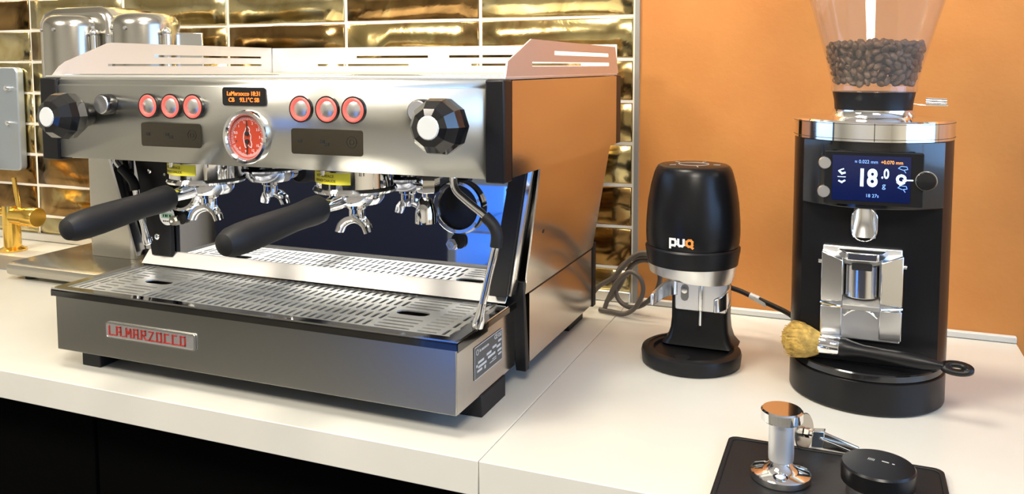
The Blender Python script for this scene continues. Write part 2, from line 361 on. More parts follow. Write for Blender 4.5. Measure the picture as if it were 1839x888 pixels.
# grate with real slots
def slot(cx, cy, l, w, along):
    n = 4; p = []
    for s, a in ((1, -PI / 2), (-1, PI / 2)):
        for k in range(n + 1):
            t = a + PI * k / n; p.append((s * (l / 2 - w / 2) + w / 2 * math.cos(t), w / 2 * math.sin(t)))
    if along == 'y': p = [(y, x) for x, y in p][::-1]
    return [(cx + x, cy + y) for x, y in p]
holes = [slot(.107, .082, .046, .019, 'x'), slot(.521, .082, .046, .019, 'x')]
ys = [.030 + .0285 * k for k in range(5)]
x = .140
while x < .49:
    for k, y in enumerate(ys): holes.append(slot(x + (.0 if k % 2 == 0 else .0056), y, .0235, .0046, 'y'))
    x += .0112
for sgn in (0, 1):
    def mx_(x): return x if not sgn else .628 - x
    for y in ys:                                               # outer band, slots along the depth
        for k in range(2): holes.append(slot(mx_(.0235 + .010 * k), y, .0245, .0042, 'y'))
    for k in range(12):                                        # second band, slots along the width
        y = .022 + .0115 * k
        holes.append(slot(mx_(.056), y, .026, .0042, 'x'))
        if abs(y - .082) > .0165: holes.append(slot(mx_(.104), y, .050, .0042, 'x'))
bm = B(); holed(bm, [(.0125, .0095), (.6075, .0095), (.6075, .1755), (.0125, .1755)], holes, UP(0, 0, zt - .0022))
mp('drip_grate', bm, grate_steel, solid=.0018, smooth=False)
# feet
for x0, y0 in ((.020, .022), (.588, .066), (.020, .42), (.582, .42)): mbox('foot', black_rubber, x0, x0 + .034, y0, y0 + .075, 0, zb - .0004)
# badge
bd = B(); prism(bd, rrect(.153, .0215, .003), FR(.1715, -.0005, .0675), .002); badge = mp('badge', bd, badge_steel)
LET = {'L': [[(0, 1), (0, 0), (.7, 0)]], 'A': [[(0, 0), (0, 1), (.8, 1), (.8, 0)], [(0, .45), (.8, .45)]], 'M': [[(0, 0), (0, 1), (.45, .35), (.9, 1), (.9, 0)]],
       'R': [[(0, 0), (0, 1), (.8, 1), (.8, .5), (.1, .5)], [(.35, .5), (.85, 0)]], 'Z': [[(0, 1), (.85, 1), (0, 0), (.85, 0)]], 'O': [[(0, 0), (0, 1), (.85, 1), (.85, 0), (0, 0)]], 'C': [[(.8, 1), (0, 1), (0, 0), (.8, 0)]]}
bm = B(); xx = .0; Mx = FR(.1715, -.0028, .0675); s = .0104
for i, ch in enumerate('LA MARZOCCO'):
    if ch == ' ':
        stroke(bm, [((xx - 6.75) * s - .0, -.5 * s), ((xx + .25 - 6.75) * s, -.5 * s)], .0009, Mx); xx += .35; continue
    for pl in LET[ch]: stroke(bm, [((px * .82 + xx - 6.75) * s, (py - .5) * s * 1.1) for px, py in pl], .0015, Mx)
    if i < 10: stroke(bm, [((xx + .8 - 6.75) * s, -.55 * s), ((xx + 1.25 - 6.75) * s, -.55 * s)], .0010, Mx)
    xx += 1.28
mp('badge_lettering', bm, red_ink, badge)
bm = B(); holed(bm, rrect(.153, .0215, .003), [rrect(.150, .0185, .0022)], FR(.1715, -.0027, .0675)); mp('badge_rim', bm, chrome, badge, solid=.0008, smooth=False)
# nameplate
bm = B(); prism(bm, rrect(.085, .040, .0015), SD(.6203, .0905, .0715), .0006); npl = mp('nameplate', bm, plate_grey)
bm = B(); Mx = SD(.6210, .0905, .0715)
holed(bm, rrect(.085, .040, .0015), [rrect(.0832, .0382, .0012)], Mx)
for px, py, w, h in ((-.036, -.004, .004, .003), (-.024, -.001, .017, .0028), (.0, .001, .014, .0028), (.017, .004, .012, .0028), (.034, .007, .010, .0028), (-.020, -.0065, .024, .0028), (.008, -.004, .022, .0028), (.030, .001, .012, .0028), (-.028, -.011, .014, .0026), (.033, -.005, .012, .0026), (-.012, -.012, .004, .004), (.034, -.010, .010, .0022), (.016, -.010, .012, .001), (.012, -.0125, .02, .001)):
    box(bm, Mx.translation.x, Mx.translation.x + .0003, .0905 + px - w / 2, .0905 + px + w / 2, .0715 + py - h / 2, .0715 + py + h / 2)
text_bm('CE', .008, Mx @ Matrix.Translation((.022, .0145, 0)), bm=bm); text_bm('la marzocco', .0055, Mx @ Matrix.Translation((-.014, .0125, 0)), bm=bm)
ring_bm(bm, .0020, .0027, Mx @ Matrix.Translation((.0315, .0145, 0)), .0003, 12); stroke(bm, [(.0355, .0120), (.0355, .0170), (.0385, .0170), (.0385, .0120), (.0355, .0120)], .0007, Mx, .0003)
ring_bm(bm, .0028, .0036, Mx @ Matrix.Translation((-.034, .0125, 0)), .0003, 16)
mp('nameplate_print', bm, grey_ink, npl)
# --- lower body: side panels that lean outward above a fold
for sx in (0, 1):
    def X(x): return .62 - x if sx == 0 else x
    bm = B(); a, b = X(.6305), X(.6340); hexa(bm, [(a, .196, zb), (b, .196, zb), (b, .487, zb), (a, .487, zb)], [(a, .196, .121), (b, .196, .121), (b, .487, .121), (a, .487, .121)]); mp('side_panel_lower', bm, steel_side)
    bm = B(); a, b = X(.6305), X(.6325); hexa(bm, [(a, .196, .121), (b, .196, .121), (b, .487, .121), (a, .487, .121)], [(a, .196, .124), (b, .196, .124), (b, .487, .124), (a, .487, .124)]); mp('side_seam', bm, black_plastic)
    bm = B(); V = {}
    for key, p in dict(a=(X(.6335), .178, .1245), b=(X(.6335), .487, .1245), c=(X(.6665), .146, .2955), d=(X(.6665), .470, .2955), e=(X(.6665), .0525, .2955), f=(X(.6665), .507, .2955), g=(X(.6665), .0525, .4065), h=(X(.6665), .146, .4065), i=(X(.6665), .470, .4065), j=(X(.6665), .507, .4065)).items(): V[key] = bm.verts.new(p)
    for q in ('abdc', 'echg', 'cdih', 'dfji'): bm.faces.new([V[k] for k in q])
    mp('side_panel', bm, steel_side, solid=.0025, smooth=False)
    if sx == 0:
        bm = B(); hexa(bm, [(.018, .158, .130), (.057, .158, .130), (.057, .1665, .130), (.018, .1665, .130)], [(-.014, .158, .2945), (.057, .158, .2945), (.057, .1665, .2945), (-.014, .1665, .2945)]); mp('corner_post', bm, black_plastic, bevel=.001)
    else:
        bm = B(); hexa(bm, [(X(.598), .142, .128), (X(.6225), .142, .128), (X(.6225), .1665, .128), (X(.598), .1665, .128)], [(X(.634), .128, .2945), (X(.656), .128, .2945), (X(.656), .1665, .2945), (X(.634), .1665, .2945)]); mp('corner_post', bm, black_plastic, bevel=.001)
    bm = B(); hexa(bm, [(X(.6232), .150, .128), (X(.6262), .150, .128), (X(.6262), .168, .128), (X(.6232), .168, .128)], [(X(.6565), .132, .2945), (X(.662), .132, .2945), (X(.662), .145, .2945), (X(.6565), .145, .2945)]); mp('edge_strip', bm, alu_pol)
    bm = B(); hexa(bm, [(X(.6205), .181, .019), (X(.6345), .181, .019), (X(.6345), .195, .019), (X(.6205), .195, .019)], [(X(.608), .170, .143), (X(.6350), .170, .143), (X(.6350), .177, .143), (X(.608), .177, .143)]); mp('corner_bracket', bm, black_plastic, bevel=.001)
    bm = B(); box(bm, *sorted((X(.618), X(.6360))), .4875, .503, zb - .004, .131); mp('rear_trim', bm, black_plastic, bevel=.001)
    bm = B(); cyl(bm, (X(.6465), .205, .205), (X(.6507), .205, .2045), .0028, n=12); mp('plug', bm, black_plastic)
mbox('rear_panel', steel_side, -.005, .625, .470, .4865, zb, .2955)
mbox('base_plate', tray_dark, .003, .617, .18, .486, zb, zb + .004)
# mirror backsplash and lip
bm = B(); hexa(bm, [(-.004, .168, .136), (.624, .168, .136), (.624, .172, .136), (-.004, .172, .136)], [(-.040, .168, .2945), (.660, .168, .2945), (.660, .172, .2945), (-.040, .172, .2945)]); bs = mp('backsplash', bm, mirror)
bm = B(); hexa(bm, [(.004, .150, .1175), (.618, .150, .1175), (.618, .153, .1185), (.004, .153, .1185)], [(.004, .1668, .136), (.618, .1668, .136), (.618, .1698, .136), (.004, .1698, .136)]); mp('splash_lip', bm, steel_rail, bs, bevel=.0005)
for px, pz, r in ((.617, .262, .0042), (.020, .262, .0042), (.031, .160, .0050)):
    yy = .167 if px > .3 else .1575
    bm = B(); lathe(bm, [(r, 0), (r, .0015), (r * .7, .003), (0, .0035)], (px, yy, pz), (0, -1, 0), 16); mp('screw', bm, chrome)
for rx in (.546, .074):
    bm = B(); lathe(bm, [(.0285, 0), (.0285, .006), (.0300, .0085), (.0345, .0085), (.0365, .006), (.0365, 0)], (rx, .1675, .237), (0, -1, 0), 40); pr = mp('port_ring', bm, chrome)
    bm = B(); lathe(bm, [(.0285, 0), (.0285, .0015), (0, .0015)], (rx, .1675, .237), (0, -1, 0), 40); mp('port_cover', bm, black_satin, pr)
    for k in range(6):
        a = k * PI / 3 + .35; bm = B(); cyl(bm, (rx + .0325 * math.cos(a), .1592, .237 + .0325 * math.sin(a)), (rx + .0325 * math.cos(a), .1575, .237 + .0325 * math.sin(a)), .0022, n=10); mp('ring_bolt', bm, nickel, pr)
    bm = B(); prism(bm, rrect(.020, .020, .008), FR(rx - .001, .1675, .191), .004); mp('nut_seat', bm, black_plastic)
    bm = B(); lathe(bm, [(0, .0), (.0085, .0), (.0085, .010), (.006, .010), (.006, .014), (.003, .014), (.003, .012), (0, .012)], (rx - .006, .1635, .188), (0, -1, 0), 6); mp('hex_nut', bm, nickel)
bm = B(); prism(bm, circle(0, 0, .0148, 28), FR(.052, .1575, .194), .0006); stk = mp('round_sticker', bm, white_ink)
bm = B(); Mx = FR(.052, .1569, .194); prism(bm, rrect(.022, .008, .0006), Mx @ Matrix.Translation((0, 0, 0)), .0002); mp('sticker_band', bm, green_ink, stk)
bm = B()
for k, w in enumerate((.0020, .0030, .0012, .0026)): box(bm, .0445 + k * .0042, .0445 + k * .0042 + w, .1564, .1567, .192, .196)
for yy in (.0085, -.0085):
    for k in range(5): box(bm, .052 - .008 + k * .0036, .052 - .0055 + k * .0036, .1566, .1569, .194 + yy - .001, .194 + yy + .001)
mp('sticker_print', bm, black_ink, stk)

# --- upper housing
PZ0, PZ1, YP = .2955, .4075, .032
bm = B()
prof = [(YP, PZ0), (YP, .3965), (YP + .002, .3985), (YP + .002, .405), (YP + .006, .4075)]
for (y0, z0), (y1, z1) in zip(prof, prof[1:]):
    v = [bm.verts.new(p) for p in ((-.0155, y0, z0), (.6445, y0, z0), (.6445, y1, z1), (-.0155, y1, z1))]; bm.faces.new(v)
bmesh.ops.remove_doubles(bm, verts=bm.verts[:], dist=1e-5)
front = mp('front_panel', bm, steel_front, solid=.002)
for x0, x1 in ((UX0, -.0157), (.6447, UX1)): mbox('end_cap', black_plastic, x0, x1, .028, .052, PZ0 - .004, PZ1, bevel=.002)
for x0, x1 in ((UX0 + .001, UX0 + .004), (UX1 - .004, UX1 - .001)):
    mbox('rear_cap', black_plastic, x0 - .0005, x1 + .0005, .5075, .536, PZ0, PZ1, bevel=.001)
mbox('housing_rear', steel_side, UX0 + .005, UX1 - .005, .508, .534, PZ0, PZ1 - .001)
mbox('housing_floor', tray_dark, UX0 + .005, UX1 - .005, .036, .506, PZ0 + .0005, PZ0 + .003, bevel=0)
mbox('top_plate', steel_rail, UX0 + .002, UX1 - .002, .036, .519, PZ1, PZ1 + .0035, bevel=.001)
# cup rails
def rail(outer, slots, Mx, name='cup_rail'):
    bm = B(); holed(bm, outer, [[(a, c), (b, c), (b, d), (a, d)] for a, b, c, d in slots], Mx); return mp(name, bm, steel_rail, solid=.0022, smooth=False)
zr = PZ1 + .0035
rail([(.038, zr), (.050, .424), (.060, .4305), (.135, .4585), (.142, .460), (.528, .459), (.532, zr)], [(.135, .497, .4240, .4275), (.228, .497, .4385, .4420)], SD(-.034, 0, 0))
rail([(.040, zr), (.046, .428), (.112, .452), (.122, .4555), (.507, .4535), (.528, zr)], [(.124, .470, .4225, .4280), (.206, .466, .4370, .4425)], SD(.664, 0, 0))
rail([(-.032, zr), (.662, zr), (.662, .4585), (-.032, .4585)], [(.073, .271, .4235, .4275), (.160, .311, .438, .4425), (.353, .50, .438, .4425), (.397, .60, .4235, .4275)], FR(0, .530, 0))
mbox('cup_tray_bar', chrome, -.030, .660, .055, .060, zr, zr + .002, bevel=.0005)
# --- knobs
for kx in (.041, .606):
    bm = B(); lathe(bm, [(.0150, 0), (.0165, .003), (.0165, .020), (.0145, .022)], (kx, YP - .001, .357), (0, -1, 0), 28); kb = mp('steam_knob', bm, black_gloss)
    bm = B(); lathe(bm, [(.015, .017), (.0255, .021), (.0315, .030), (.0325, .043), (.0300, .053), (.0215, .0645), (.0135, .0672)], (kx, YP, .357), (0, -1, 0), 10); o = mp('knob_grip', bm, black_gloss, kb, smooth=False, bevel=.0010)
    bm = B(); lathe(bm, [(.0135, .064), (.0135, .0668), (.0120, .0682), (0, .0682)], (kx, YP, .357), (0, -1, 0), 28); mp('knob_cap', bm, white_plastic, kb)
for kx, kz in ((.082, .372), (.566, .3715)):
    bm = B(); lathe(bm, [(.0140, 0), (.0140, .014), (.0130, .0155)], (kx, YP - .001, kz), (0, -1, 0), 28); kb = mp('push_button', bm, black_gloss)
    bm = B(); lathe(bm, [(.0130, .0150), (.0118, .0166), (0, .0166)], (kx, YP - .001, kz), (0, -1, 0), 28); mp('button_face', bm, alu, kb)
for kx in (.153, .1915, .2290, .3975, .4355, .473):
    bm = B(); ring_bm(bm, .0148, .0166, FR(kx, YP - .001, .3708), .004); kb = mp('brew_button', bm, black_gloss)
    bm = B(); lathe(bm, [(.0148, .0005), (.0148, .0042), (.0132, .0055), (.0112, .0050), (.0105, .0030), (.0105, .0008)], (kx, YP - .001, .3708), (0, -1, 0), 32); mp('light_ring', bm, red_led, kb)
    bm = B(); lathe(bm, [(.0105, .0005), (.0105, .0032), (.009, .0040), (0, .0042)], (kx, YP - .001, .3708), (0, -1, 0), 28); mp('button_face', bm, alu, kb)
# display
Mx = FR(.3105, YP - .001, .385); bm = B(); prism(bm, rrect(.068, .0235, .004), Mx, .0018); dsp = mp('display', bm, black_gloss)
bm = B(); text_bm('LaMarzocco 18:31', .0078, FR(.3105, YP - .0031, .3885), bm=bm, sx=.92); text_bm('CB    93.1°C SB', .0078, FR(.3105, YP - .0031, .3805), bm=bm, sx=.95); mp('display_text', bm, orange_led, dsp)
# label plates
for a, b, c, d in ((.137, .239, .3165, .3480), (.381, .484, .3150, .3465)):
    cx, cz = (a + b) / 2, (c + d) / 2; bm = B(); prism(bm, rrect(b - a, d - c, .0035), FR(cx, YP - .001, cz), .0010); lp = mp('label_plate', bm, dark_glass)
    bm = B(); Mx = FR(cx, YP - .0021, cz)
    for qx, qz in ((-.039, .0005), (-.006, .0005), (.0005, -.0025)): box(bm, cx + qx - .003, cx + qx + .003, YP - .0024, YP - .0021, cz + qz - .002, cz + qz + .002)
    ring_bm(bm, .0068, .0074, Mx @ Matrix.Translation((.036, .001, 0)), .0003, 10); ring_bm(bm, .0028, .0034, Mx @ Matrix.Translation((.036, .001, 0)), .0003, 16)
    mp('label_print', bm, black_ink, lp)
# pressure gauge
gx, gz = .3165, .334
bm = B(); lathe(bm, [(.0345, 0), (.0345, .008), (.0335, .0105), (.0300, .0110), (.0278, .0085), (.0272, .0030)], (gx, YP - .001, gz), (0, -1, 0), 48); gg = mp('pressure_gauge', bm, chrome)
bm = B(); lathe(bm, [(.0275, .002), (.0275, .0040), (0, .0040)], (gx, YP - .001, gz), (0, -1, 0), 48); mp('dial', bm, gauge_red, gg)
yd = YP - .0052; bm = B()
for k in range(49):
    a = math.radians(-20 + 220 * k / 48); l = .0030 if k % 4 else .0042
    for sg in (1, -1):
        if sg == -1 and k > 40: continue
        aa = a if sg == 1 else -a * .8 - .35; stroke(bm, [((.0255 - l) * math.cos(aa), (.0255 - l) * math.sin(aa)), (.0255 * math.cos(aa), .0255 * math.sin(aa))], .0004, FR(gx, yd, gz), .0002)
for t, a in (('0', 200), ('0.5', 165), ('1', 135), ('1.5', 100), ('2', 65), ('2.5', 30), ('3', 0), ('0', -160), ('6', -130), ('9', -100), ('12', -65), ('15', -35), ('4', 182)):
    a = math.radians(a); text_bm(t, .0045, FR(gx + .0188 * math.cos(a), yd, gz + .0188 * math.sin(a)), .0001, bm=bm)
mp('dial_scale', bm, white_ink, gg)
bm = B()
emb = [(-.0035, -.0135), (-.0050, -.008), (-.0062, -.002), (-.0055, .004), (-.0030, .0085), (-.0020, .012), (.0010, .0135), (.0040, .010), (.0030, .006), (.0055, .002), (.0050, -.004), (.0066, -.009), (.0058, -.0135), (.0025, -.012), (.0005, -.0095), (-.0010, -.0130), (-.0035, -.0135)]
stroke(bm, emb, .0010, FR(gx, yd, gz), .0002); mp('dial_emblem', bm, white_ink, gg)
for dz, an in ((.0042, 92), (-.0055, -92)):
    bm = B(); cyl(bm, (gx, yd + .0005, gz + dz), (gx, yd - .0020, gz + dz), .0028, n=16); a = math.radians(an); stroke(bm, [(0, dz), (.0165 * math.cos(a), dz + .0165 * math.sin(a))], .0012, FR(gx, yd - .0008, gz), .0004); mp('needle', bm, black_ink, gg)
bm = B(); lathe(bm, [(.0276, .0088), (0, .0096)], (gx, YP - .001, gz), (0, -1, 0), 40); mp('gauge_glass', bm, window_glass, gg)

# --- group heads
GY = .100
for gxx in (.183, .428):
    bm = B(); lathe(bm, [(.030, .2950), (.046, .2945), (.050, .2915), (.050, .2690), (.053, .2680), (.0545, .2650), (.053, .2620), (.040, .2610), (.040, .2600), (0, .2600)], (gxx, GY, 0), (0, 0, 1), 48); gr = mp('group_head', bm, chrome)
    for k in range(6):
        a = k * PI / 3 + .2; bm = B(); cyl(bm, (gxx + .0505 * math.cos(a), GY + .0505 * math.sin(a), .2925), (gxx + .0505 * math.cos(a), GY + .0505 * math.sin(a), .2865), .0035, n=10); mp('group_bolt', bm, chrome, gr)
    bm = B(); a0, a1 = math.radians(206), math.radians(296); n = 14; rr = .0512
    A = [bm.verts.new((gxx + rr * math.cos(a0 + (a1 - a0) * k / n), GY + rr * math.sin(a0 + (a1 - a0) * k / n), .2755)) for k in range(n + 1)]
    Bv = [bm.verts.new((gxx + rr * math.cos(a0 + (a1 - a0) * k / n), GY + rr * math.sin(a0 + (a1 - a0) * k / n), .2905)) for k in range(n + 1)]
    for k in range(n): bm.faces.new((A[k], A[k + 1], Bv[k + 1], Bv[k]))
    lb = mp('warning_label', bm, yellow_label, gr)
    bm = B()
    def bend(p, z):
        a = math.radians(253) + p.x / .0515; r2 = .0516 + p.z * .2; return Vector((gxx + r2 * math.cos(a), GY + r2 * math.sin(a), z + p.y))
    text_bm('HOT SURFACE', .0052, None, .0002, bm, bend=lambda p: bend(p, .2860)); text_bm('SURFACE CHAUDE', .0046, None, .0002, bm, bend=lambda p: bend(p, .2800)); mp('label_print', bm, black_ink, lb)
# hot water outlet
bm = B(); lathe(bm, [(0, 0), (.0135, 0), (.0150, .003), (.0150, .020), (.0135, .022), (.0135, .034), (0, .034)], (.525, .118, .262), (0, 0, 1), 6); hw = mp('hot_water_outlet', bm, chrome)
bm = B(); lathe(bm, [(.0045, .263), (.0045, .256), (.0075, .2535), (.0110, .246), (.0135, .236), (.0138, .222), (.0110, .2215), (.0110, .226), (0, .226)], (.521, .118, 0), (0, 0, 1), 24); mp('nozzle', bm, chrome, hw)
# steam wands
def wand(pts, grip, low):
    bm = B(); tube(bm, pts, .0046, 14); w = mp('steam_wand', bm, chrome)
    bm = B(); tube(bm, grip, .0072, 14); mp('wand_grip', bm, black_rubber, w)
    d = (Vector(low[1]) - Vector(low[0])).normalized(); bm = B(); lathe(bm, [(.0046, 0), (.0055, .012), (.0072, .022), (.0070, .030), (.0040, .032), (0, .032)], low[0], d, 18); mp('wand_tip', bm, chrome, w)
wand([(.584, .072, .298), (.583, .072, .288), (.588, .070, .274), (.604, .068, .262), (.630, .066, .244), (.643, .064, .226), (.641, .062, .205), (.634, .060, .175), (.6265, .058, .140)], [(.6275, .0662, .2458), (.638, .065, .237), (.6432, .0642, .226), (.6425, .063, .211)], [(.6275, .058, .144), (.6222, .0568, .120)])
wand([(-.031, .138, .298), (-.031, .138, .286), (-.027, .139, .275), (-.012, .140, .261), (.003, .140, .249), (.009, .140, .228), (.015, .140, .200), (.022, .140, .180)], [(-.019, .1395, .2675), (-.006, .140, .2565), (.0045, .140, .2455), (.0075, .140, .2335)], [(.0218, .140, .181), (.0300, .140, .152)])

# ================================================================= PORTAFILTERS
def portafilter(label):
    t = thing('portafilter', label, 'portafilter', group='portafilters locked in the group heads')
    bm = B(); lathe(bm, [(0, -.0175), (.016, -.0175), (.030, -.0150), (.0355, -.008), (.0365, .000), (.0385, .0005), (.0385, .0035), (.0365, .004), (.0365, .0085), (.034, .0085), (.034, .002), (0, .002)], (0, 0, 0), (0, 0, 1), 40); obj('basket_holder', bm, chrome, t)
    dirv = Vector((-.030, -.235, -.023)).normalized(); d, u, w = frame_of(dirv)
    bm = B(); lathe(bm, [(.0105, .030), (.0100, .045), (.0085, .060), (.0085, .076)], (0, 0, -.004), dirv, 20); obj('neck', bm, chrome, t)
    bm = B(); lathe(bm, [(0, .072), (.0150, .073), (.0175, .077), (.0178, .090), (.0165, .105), (.0160, .125), (.0170, .150), (.0180, .185), (.0178, .205), (.0165, .222), (.0125, .232), (.006, .2355), (0, .236)], (0, 0, -.004), dirv, 28); obj('handle', bm, black_rubber, t)
    bm = B(); lathe(bm, [(.0130, -.015), (.0130, -.021), (.0105, -.023), (.0105, -.033), (.0085, -.040), (0, -.042)], (0, 0, 0), (0, 0, 1), 20); sp = obj('spout_stem', bm, chrome, t)
    bm = B()
    for sg in (-1, 1):
        prev = None; P = smooth_path([(0, -.003, -.030), (sg * .010, -.006, -.0325), (sg * .019, -.008, -.040), (sg * .0235, -.009, -.051)], 5)
        rings = []
        for i, p in enumerate(P):
            tdir = (P[min(i + 1, len(P) - 1)] - P[max(i - 1, 0)]).normalized(); yv = Vector((0, 1, 0)); nv = tdir.cross(yv).normalized() * sg; r = .0115 - .0034 * i / (len(P) - 1)
            rings.append([(p + yv * r * math.cos(a) + nv * r * math.sin(a) * -1, p + yv * (r - .0016) * math.cos(a) + nv * (r - .0016) * math.sin(a) * -1) for a in [PI * q / 8 for q in range(9)]])
        vo = [[bm.verts.new(q[0]) for q in rg] for rg in rings]; vi = [[bm.verts.new(q[1]) for q in rg] for rg in rings]
        for A, Bq in zip(vo, vo[1:]):
            for q in range(8): bm.faces.new((A[q], A[q + 1], Bq[q + 1], Bq[q]))
        for A, Bq in zip(vi, vi[1:]):
            for q in range(8): bm.faces.new((A[q + 1], A[q], Bq[q], Bq[q + 1]))
        for k in range(len(vo) - 1):
            for q in (0, 8): bm.faces.new((vo[k][q], vo[k + 1][q], vi[k + 1][q], vi[k][q]))
        for e in (0, -1):
            for q in range(8): bm.faces.new((vo[e][q], vo[e][q + 1], vi[e][q + 1], vi[e][q]))
    obj('double_spout', bm, chrome, t)
    return t
pf = portafilter('black handled portafilter in the left group, under the red gauge'); pf['label'] = 'black handled portafilter in the left group head, nearest the round white sticker'
pf.location = (.186, GY, .2605); pf.rotation_euler = (0, 0, .115)
pf2 = copy_tree(pf); pf2.location = (.430, GY, .2605); pf2.rotation_euler = (0, 0, .045); pf2['label'] = 'black handled portafilter in the right group head, beside the hot water nozzle'

# ================================================================= GRINDER
G = thing('coffee_grinder', 'black coffee grinder with glowing blue display and bean hopper', 'grinder', (1.050, .335, 0))
R0 = .0935
bm = B(); lathe(bm, [(0, .001), (.0915, .001), (R0, .003), (R0, .0405), (.0920, .0415), (0, .0415)], n=64); obj('base', bm, black_satin, G)
bm = B(); lathe(bm, [(0, .042), (.0905, .042), (.0915, .043), (.0915, .0500), (.0900, .0515), (0, .0515)], n=64); obj('base_plate', bm, black_gloss, G)
yfl = -.050; a0 = math.asin(yfl / R0)
pts = [(R0 * math.cos(a0 + (PI - 2 * a0) * k / 48), R0 * math.sin(a0 + (PI - 2 * a0) * k / 48)) for k in range(49)]
bm = B(); prism(bm, pts, UP(0, 0, .052), .281); obj('body', bm, black_satin, G)
arc = [(.0800 * (1 - 2 * k / 24), -.0495 - .036 * (1 - (1 - 2 * k / 24) ** 2)) for k in range(25)]
bm = B(); prism(bm, arc[::-1], UP(0, 0, .2515), .0805); hd = obj('display_housing', bm, black_gloss, G, bevel=.001)
bm = B(); lathe(bm, [(.080, .3325), (R0 + .001, .3325), (R0 + .001, .3545), (R0 - .001, .3565), (.060, .3572), (.052, .3590), (.0485, .3640), (.0485, .3675), (0, .3675)], n=64); rg = obj('chrome_ring', bm, chrome, G)
bm = B()
for zz in (.3352, .3530): lathe(bm, [(R0 + .0011, zz), (R0 + .0015, zz + .0003), (R0 + .0011, zz + .0006)], n=64)
obj('ring_groove', bm, black_plastic, rg)
bm = B(); hexa(bm, [(.0, -.0953, .333), (.0008, -.0953, .333), (.0008, -.094, .333), (0, -.094, .333)], [(.0, -.0953, .3545), (.0008, -.0953, .3545), (.0008, -.094, .3545), (0, -.094, .3545)]); obj('ring_split', bm, black_plastic, rg)
bm = B(); lathe(bm, [(.045, .3676), (.0460, .3678), (.0468, .378), (.0490, .3895), (0, .3895)], n=48); obj('hopper_collar', bm, black_plastic, G)
bm = B(); lathe(bm, [(.0485, .3897), (.0505, .3900), (.0510, .3975), (.0475, .3980), (.0470, .3910), (.0475, .3897)], n=48); obj('collar_ring', bm, acrylic, G)
HP = [(.0500, .3982), (.0535, .412), (.0580, .430), (.0622, .446), (.0690, .470), (.0790, .505), (.0870, .540), (.0930, .580), (.0955, .620), (.0955, .660)]
def hr(z):
    for (r0, z0), (r1, z1) in zip(HP, HP[1:]):
        if z0 <= z <= z1: return r0 + (r1 - r0) * (z - z0) / (z1 - z0)
    return .05
bm = B(); lathe(bm, HP + [(r - .002, z) for r, z in HP[::-1]] , n=64); hop = obj('hopper', bm, acrylic, G)
bm = B(); lathe(bm, [(.0980, .655), (.0980, .672), (.090, .678), (0, .680)], n=48); obj('hopper_lid', bm, black_plastic, G)
# hopper slide lever
bm = B(); cyl(bm, (.046, 0, .3745), (.066, 0, .3728), .0008, n=8); lv = obj('slide_rod', bm, nickel, G)
bm = B(); cyl(bm, (.060, -.003, .3790), (.083, -.003, .3780), .0042, n=16); box(bm, .060, .085, -.006, .002, .3725, .3742); obj('slide_grip', bm, chrome, lv)
# display
Md = FR(.0, -.0866, .288)
bm = B(); prism(bm, rrect(.1085, .0640, .002), FR(.0005, -.0785, .2885), .0080); bz = obj('display_bezel', bm, black_plastic, hd, bevel=.0008)
bm = B(); prism(bm, rrect(.0860, .0545, .001), FR(-.002, -.0866, .2885), .0006); obj('screen', bm, screen_blue, bz)
ys_ = -.0874
bm = B(); text_bm('18', .0285, FR(-.006, ys_, .2885), .0001, bm, sx=.80, bold=.0009); text_bm('.0', .0160, FR(.0135, ys_, .2945), .0001, bm, sx=.75, bold=.0003)
Mi = FR(.031, ys_, .2895); stroke(bm, circle(0, 0, .0042, 12), .0026, Mi, .0001); stroke(bm, [(.002, -.001), (.012, -.001)], .0014, Mi, .0001); stroke(bm, [(-.004, -.004), (-.001, -.0065), (.003, -.0045)], .0018, Mi, .0001)
Mi = FR(-.034, ys_, .2945); stroke(bm, [(-.003, .002), (0, -.001), (.003, .0)], .0020, Mi, .0001); stroke(bm, [(-.0045, -.005), (.004, -.005)], .0006, Mi, .0001); stroke(bm, [(-.003, -.010), (0, -.0115), (.003, -.0095)], .0018, Mi, .0001); stroke(bm, [(-.0015, .0035), (.0015, .0045)], .0012, Mi, .0001)
obj('screen_text', bm, screen_white, bz)
bm = B(); text_bm('g', .0090, FR(.0125, ys_, .2810), .0001, bm); text_bm('\u2248 0.022 mm', .0058, FR(-.0075, ys_, .3085), .0001, bm, sx=.9); text_bm('18 27s', .0056, FR(.000, ys_, .2680), .0001, bm)
obj('screen_text', bm, screen_dim, bz)
for dz in (.0118, -.0112):
    bm = B(); Mi = FR(.0325, ys_, .2895 + dz); stroke(bm, [(-.005, .001), (-.002, .0035), (.004, .003), (.005, 0), (0, -.001), (-.005, .001)], .0007, Mi, .0001); stroke(bm, [(.001, -.001), (.003, -.004)], .0007, Mi, .0001); obj('screen_icon', bm, screen_dim, bz)
bm = B(); text_bm('+0.070 mm', .0058, FR(.0205, ys_, .3085), .0001, bm, sx=.9); obj('screen_text', bm, screen_orange, bz)
for px, pz in ((-.0535, .3055), (-.0540, .2705)):
    bm = B(); lathe(bm, [(.0076, 0), (.0076, .006), (.0068, .0072), (0, .0072)], (px, -.0800, pz), (0, -1, 0), 28); obj('side_button', bm, alu, hd)
bm = B(); lathe(bm, [(.0110, 0), (.0110, .010), (.0100, .0114), (0, .0114)], (.0575, -.0790, .2885), (0, -1, 0), 32); kn = obj('dial_knob', bm, black_gloss, hd)
bm = B(); ring_bm(bm, .0105, .0118, FR(.0575, -.0870, .2885), .0015); obj('knob_ring', bm, chrome, kn)
